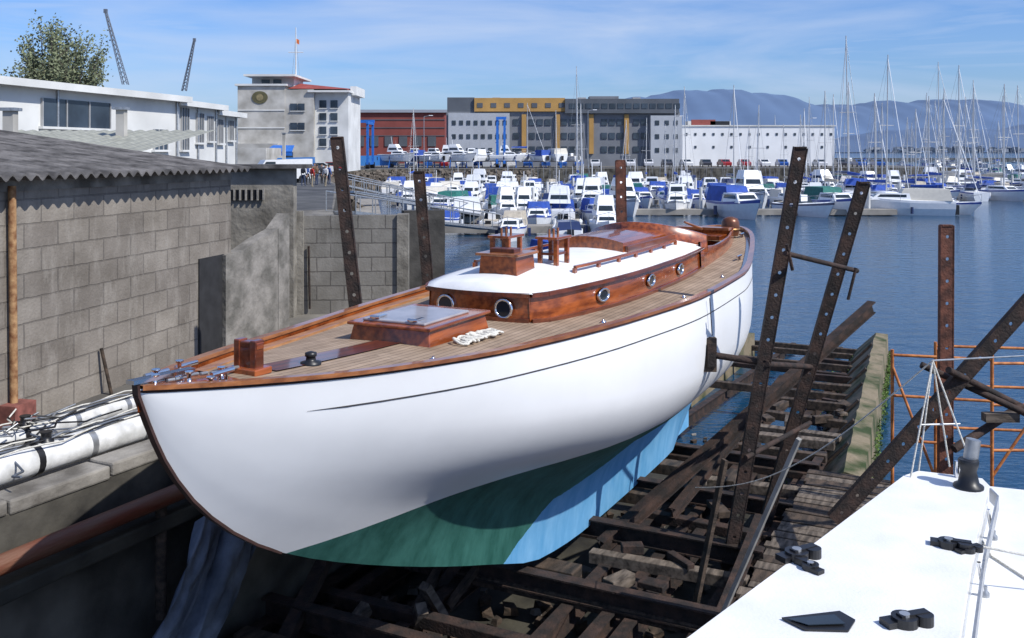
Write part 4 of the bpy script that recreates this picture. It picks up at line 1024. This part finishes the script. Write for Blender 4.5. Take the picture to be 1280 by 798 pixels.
g.box((-1,70,.4),(14,2,.5),M_pont);g.box((-2,80,.4),(12,1.6,.5),M_pont)
g.obj('gangway')
for i,(x,y,k) in enumerate(((-5,74,10),(-1.5,74,7),(2,75,1),(-4,84,9),(-.5,84,8),(4,83,2),(0,66,3),(4.6,74,7),(7.3,81,1),(3.6,66,11),(6.6,68,8))): place(MB[k],x,y,HP*(1 if i%2 else -1)+.1*math.sin(i*5),sc=1.05)
place(MB[1],2.6,44,-HP+.35,sc=.95); place(MB[10],5.3,47,-HP-.2,sc=.95)
for u,k in((573,2),(588,0),(604,9),(655,3),(672,1),(690,5),(520,6),(497,2),(545,0),(712,7),(635,8),(560,8),(533,1)):
    yy=171+random.uniform(-2,3);x=ux(u,yy);me=(SB[0] if k==3 else MB[k]);place(me,x,yy,random.uniform(-.6,.6)+(0 if u%2 else HP),z=GZ+1.3)
    g=Geo()
    for dx in(-1.5,1.5):
        for dy in(-.7,.7): g.beam((x+dx,yy+dy,GZ),(x+dx*.9,yy+dy*.8,GZ+1.4),.12,.12,M_bluep)
    g.obj('boat_stand')
g=Geo();M_rock=mat('riprap_rock',(.085,.07,.055),.95,0,.35,1.5,.4,5,col2=(.16,.135,.11))
def rocks(p,q,n,w):
    p=Vector(p);q=Vector(q);d=(q-p).normalized();nn=Vector((d.y,-d.x,0))
    for i in range(n):
        t=random.random();k=random.random();c=p+(q-p)*t+nn*(k*w);c.z=GZ-.5-k*2.8
        s=random.uniform(.3,.65);M=Matrix.Translation(c)@Matrix.Rotation(random.uniform(0,6),4,Vector((random.random(),random.random(),1)).normalized())
        vs=[(sx*s*random.uniform(.5,1),sy*s*random.uniform(.4,.8),sz*s*random.uniform(.35,.7)) for sx in(-1,1) for sy in(-1,1) for sz in(-1,1)]
        g.add(vs,[(0,1,3,2),(4,6,7,5),(0,4,5,1),(2,3,7,6),(0,2,6,4),(1,5,7,3)],M_rock,False,M)
rocks((-20,160,0),(4,163,0),700,3.5);rocks((-27,150,0),(-20,160,0),200,3.5);rocks((-24,118,0),(-27,150,0),400,3.5);rocks((-15,83,0),(-24,118,0),380,3)
g.obj('riprap')
for u,yy,h in((530,168,9),(735,168,10),(843,170,9),(1010,180,9)):
    g=Geo();x=ux(u,yy);g.tube((x,yy,GZ),(x,yy,GZ+h),.09,M_gal,8,.05);g.tube((x,yy,GZ+h),(x+1,yy,GZ+h+.2),.05,M_gal,6);g.box((x+1.2,yy,GZ+h+.2),(.7,.25,.12),M_boatw);g.obj('street_lamp')
# ================================================================ PEOPLE
M_skin=mat('skin',(.45,.27,.19),.6,0,.05);M_hair=mat('hair',(.04,.025,.015),.8,0,.2)
def person(x,y,rot,shirt,trou,ph):
    e=empty('person',(x,y,GZ+.004),rot)
    st=.16*math.sin(ph)
    def skin(nm,V,E,R,m):
        me=bpy.data.meshes.new(nm);me.from_pydata(V,E,[]);o=bpy.data.objects.new(nm,me);link(o);o.parent=e;me.materials.append(m)
        md=o.modifiers.new('s','SKIN');
        for i,r in enumerate(R): me.skin_vertices[0].data[i].radius=(r,r*.8)
        me.skin_vertices[0].data[0].use_root=True
        sb=o.modifiers.new('d','SUBSURF');sb.levels=1;sb.render_levels=1
    skin('jacket_and_arms',[(0,0,1.0),(0,0,1.25),(0,0,1.42),(.19,0,1.40),(.24,.02,1.12),(.24,.10+st*.5,.88),(-.19,0,1.40),(-.24,.02,1.12),(-.24,.10-st*.5,.88),(0,0,1.5)],[(0,1),(1,2),(2,3),(3,4),(4,5),(2,6),(6,7),(7,8),(2,9)],[.15,.17,.15,.075,.055,.04,.075,.055,.04,.055],shirt)
    skin('legs',[(0,0,.97),(.09,0,.88),(.10,st*.6+.03,.48),(.10,st,.06),(.10,st+.14,.04),(-.09,0,.88),(-.10,-st*.6+.03,.48),(-.10,-st,.06),(-.10,-st+.14,.04)],[(0,1),(1,2),(2,3),(3,4),(0,5),(5,6),(6,7),(7,8)],[.14,.095,.065,.045,.035,.095,.065,.045,.035],trou)
    g=Geo();g.lathe((0,0,1.47),[(.05,0),(.055,.06),(.085,.10),(.095,.17),(.09,.22),(.05,.27)],M_skin,12);g.box((0,.10,1.62),(.03,.03,.05),M_skin)
    for sx in(-.035,.035): g.box((sx,.088,1.645),(.02,.015,.012),M_blk)
    g.box((0,.088,1.575),(.05,.012,.01),mat('lips',(.3,.1,.08),.6));
    for sx in(-.095,.095): g.box((sx,0,1.63),(.02,.035,.05),M_skin)
    g.obj('head',e)
    g=Geo();g.lathe((0,-.012,1.635),[(.098,0),(.104,.05),(.09,.10),(.04,.125)],M_hair,12);g.obj('hair',e)
    g=Geo()
    for sx,s2 in((.24,1),(-.24,-1)):
        yy=.10+s2*st*.5; g.box((sx,yy+.01,.83),(.035,.07,.09),M_skin)
        for k in range(4): g.tube((sx,yy-.02+k*.02,.79),(sx,yy-.015+k*.02,.72-.005*abs(k-1.5)),.009,M_skin,5)
        g.tube((sx,yy+.045,.84),(sx,yy+.075,.78),.010,M_skin,5)
    g.obj('hands',e)
sh=[mat('jacket_red',(.4,.03,.02),.8),mat('jacket_dark',(.03,.03,.04),.8),mat('shirt_white',(.6,.6,.6),.8),mat('shirt_blue',(.05,.1,.3),.8),mat('jacket_brown',(.12,.07,.04),.8)]
tr=[mat('jeans',(.04,.06,.12),.9),mat('trousers_dark',(.02,.02,.022),.9),mat('trousers_beige',(.25,.21,.15),.9)]
for i,(u,yy) in enumerate(((379,80),(385,84),(390,78),(396,82),(402,86),(407,79),(411,83),(382,90),(393,92))):
    person(ux(u,yy),yy,random.uniform(0,6.28),sh[[1,3,0,4,1,2,3,1,4][i]],tr[i%3],random.uniform(0,6))
# ================================================================ TREE
g=Geo();M_bark=mat('bark',(.12,.10,.08),.95,0,.3,4);M_l1=mat('foliage_light',(.16,.18,.10),.8,0,.3,.6);M_l2=mat('foliage_dark',(.075,.095,.05),.8,0,.3,.6)
tx,ty=ux(72,85),85.0
g.tube((tx,ty,GZ),(tx,ty,H+3),.35,M_bark,10,.2)
tips=[]
for i in range(54):
    a=random.uniform(0,6.28);r=random.uniform(.3,5.0);z0=random.uniform(H-.5,H+3)
    tip=Vector((tx+r*math.cos(a),ty+r*math.sin(a),H+random.uniform(7.0,12.0)-r*.42));b0=Vector((tx,ty,z0));mid=b0.lerp(tip,.5)+Vector((.5*math.cos(a),.5*math.sin(a),-.3))
    g.tube(b0,mid,.10,M_bark,5,.06);g.tube(mid,tip,.06,M_bark,5,.015)
    tips.append((mid,tip))
    for k in range(4):
        p=mid.lerp(tip,random.random());q=p+Vector((random.uniform(-.9,.9),random.uniform(-.9,.9),random.uniform(.3,1.3)));g.tube(p,q,.025,M_bark,4,.01);tips.append((p,q))
for (a,b_) in tips:
    big=(b_-a).length>2
    for _ in range(100 if big else 40):
        p=a.lerp(b_,random.uniform(-.1,1.1))+Vector((random.gauss(0,.26),random.gauss(0,.26),random.gauss(0,.32)));s=random.uniform(.07,.16)
        u_=Vector((random.uniform(-1,1),random.uniform(-1,1),random.uniform(-1,1))).normalized()*s;w_=u_.orthogonal().normalized()*s*.7
        g.add([p-u_,p-w_,p+u_,p+w_],[(0,1,2,3)],M_l1 if random.random()<.6 else M_l2)
g.obj('poplar_tree')
# ================================================================ LIGHT / SKY / CAMERA
w=bpy.data.worlds.new('World');scene.world=w;w.use_nodes=True;nt=w.node_tree;N=nt.nodes;Lk=nt.links
bg=N['Background'];sky=N.new('ShaderNodeTexSky');sky.sky_type='NISHITA';sky.sun_disc=False
EL,AZ=math.radians(46),math.radians(122)
sky.sun_elevation=EL;sky.sun_rotation=AZ;sky.altitude=0;sky.air_density=1.0;sky.dust_density=.9;sky.ozone_density=2.5
tc=N.new('ShaderNodeTexCoord')
def cloud(scale,st,lo,hi,mxv,rot,dist=.5):
    mp=N.new('ShaderNodeMapping');mp.inputs['Scale'].default_value=st;mp.inputs['Rotation'].default_value=(0,math.radians(rot),0);Lk.new(tc.outputs['Generated'],mp.inputs[0])
    no=N.new('ShaderNodeTexNoise');no.inputs['Scale'].default_value=scale;no.inputs['Detail'].default_value=9;no.inputs['Roughness'].default_value=.55;no.inputs['Distortion'].default_value=dist;Lk.new(mp.outputs[0],no.inputs['Vector'])
    r=N.new('ShaderNodeValToRGB');r.color_ramp.elements[0].position=lo;r.color_ramp.elements[1].position=hi;r.color_ramp.elements[1].color=(mxv,mxv,mxv,1);Lk.new(no.outputs['Fac'],r.inputs['Fac']);return r
c1=cloud(2.0,(1.2,1.2,7),.42,.72,.75,6);c2=cloud(5,(1,1,12),.5,.8,.45,8,1.0)
mxx=N.new('ShaderNodeMath');mxx.operation='MAXIMUM';Lk.new(c1.outputs['Color'],mxx.inputs[0]);Lk.new(c2.outputs['Color'],mxx.inputs[1])
mx=N.new('ShaderNodeMix');mx.data_type='RGBA';Lk.new(mxx.outputs[0],mx.inputs[0])
tint=N.new('ShaderNodeMix');tint.data_type='RGBA';tint.blend_type='MULTIPLY';tint.inputs[0].default_value=1;tint.inputs[7].default_value=(.74,.98,1.45,1)
Lk.new(sky.outputs[0],tint.inputs[6]);Lk.new(tint.outputs[2],mx.inputs[6]);mx.inputs[7].default_value=(5.6,6.6,8.6,1)
Lk.new(mx.outputs[2],bg.inputs['Color']);bg.inputs['Strength'].default_value=.105
sl=bpy.data.lights.new('sun','SUN');sl.energy=4.8;sl.angle=math.radians(.5);sl.color=(1,.965,.90);so=bpy.data.objects.new('sun',sl);link(so)
dv=Vector((math.sin(AZ)*math.cos(EL),math.cos(AZ)*math.cos(EL),math.sin(EL)));so.rotation_euler=dv.to_track_quat('Z','Y').to_euler();so.location=(20,-20,40)
cd=bpy.data.cameras.new('camera');co=bpy.data.objects.new('camera',cd);link(co);co.location=(0,0,H);co.rotation_euler=(math.radians(90),0,0)
cd.sensor_width=36;cd.lens=33.75;cd.shift_y=-209/1280;cd.clip_end=30000;cd.clip_start=.1
scene.camera=co
scene.view_settings.view_transform='Standard';scene.view_settings.look='None';scene.view_settings.exposure=0
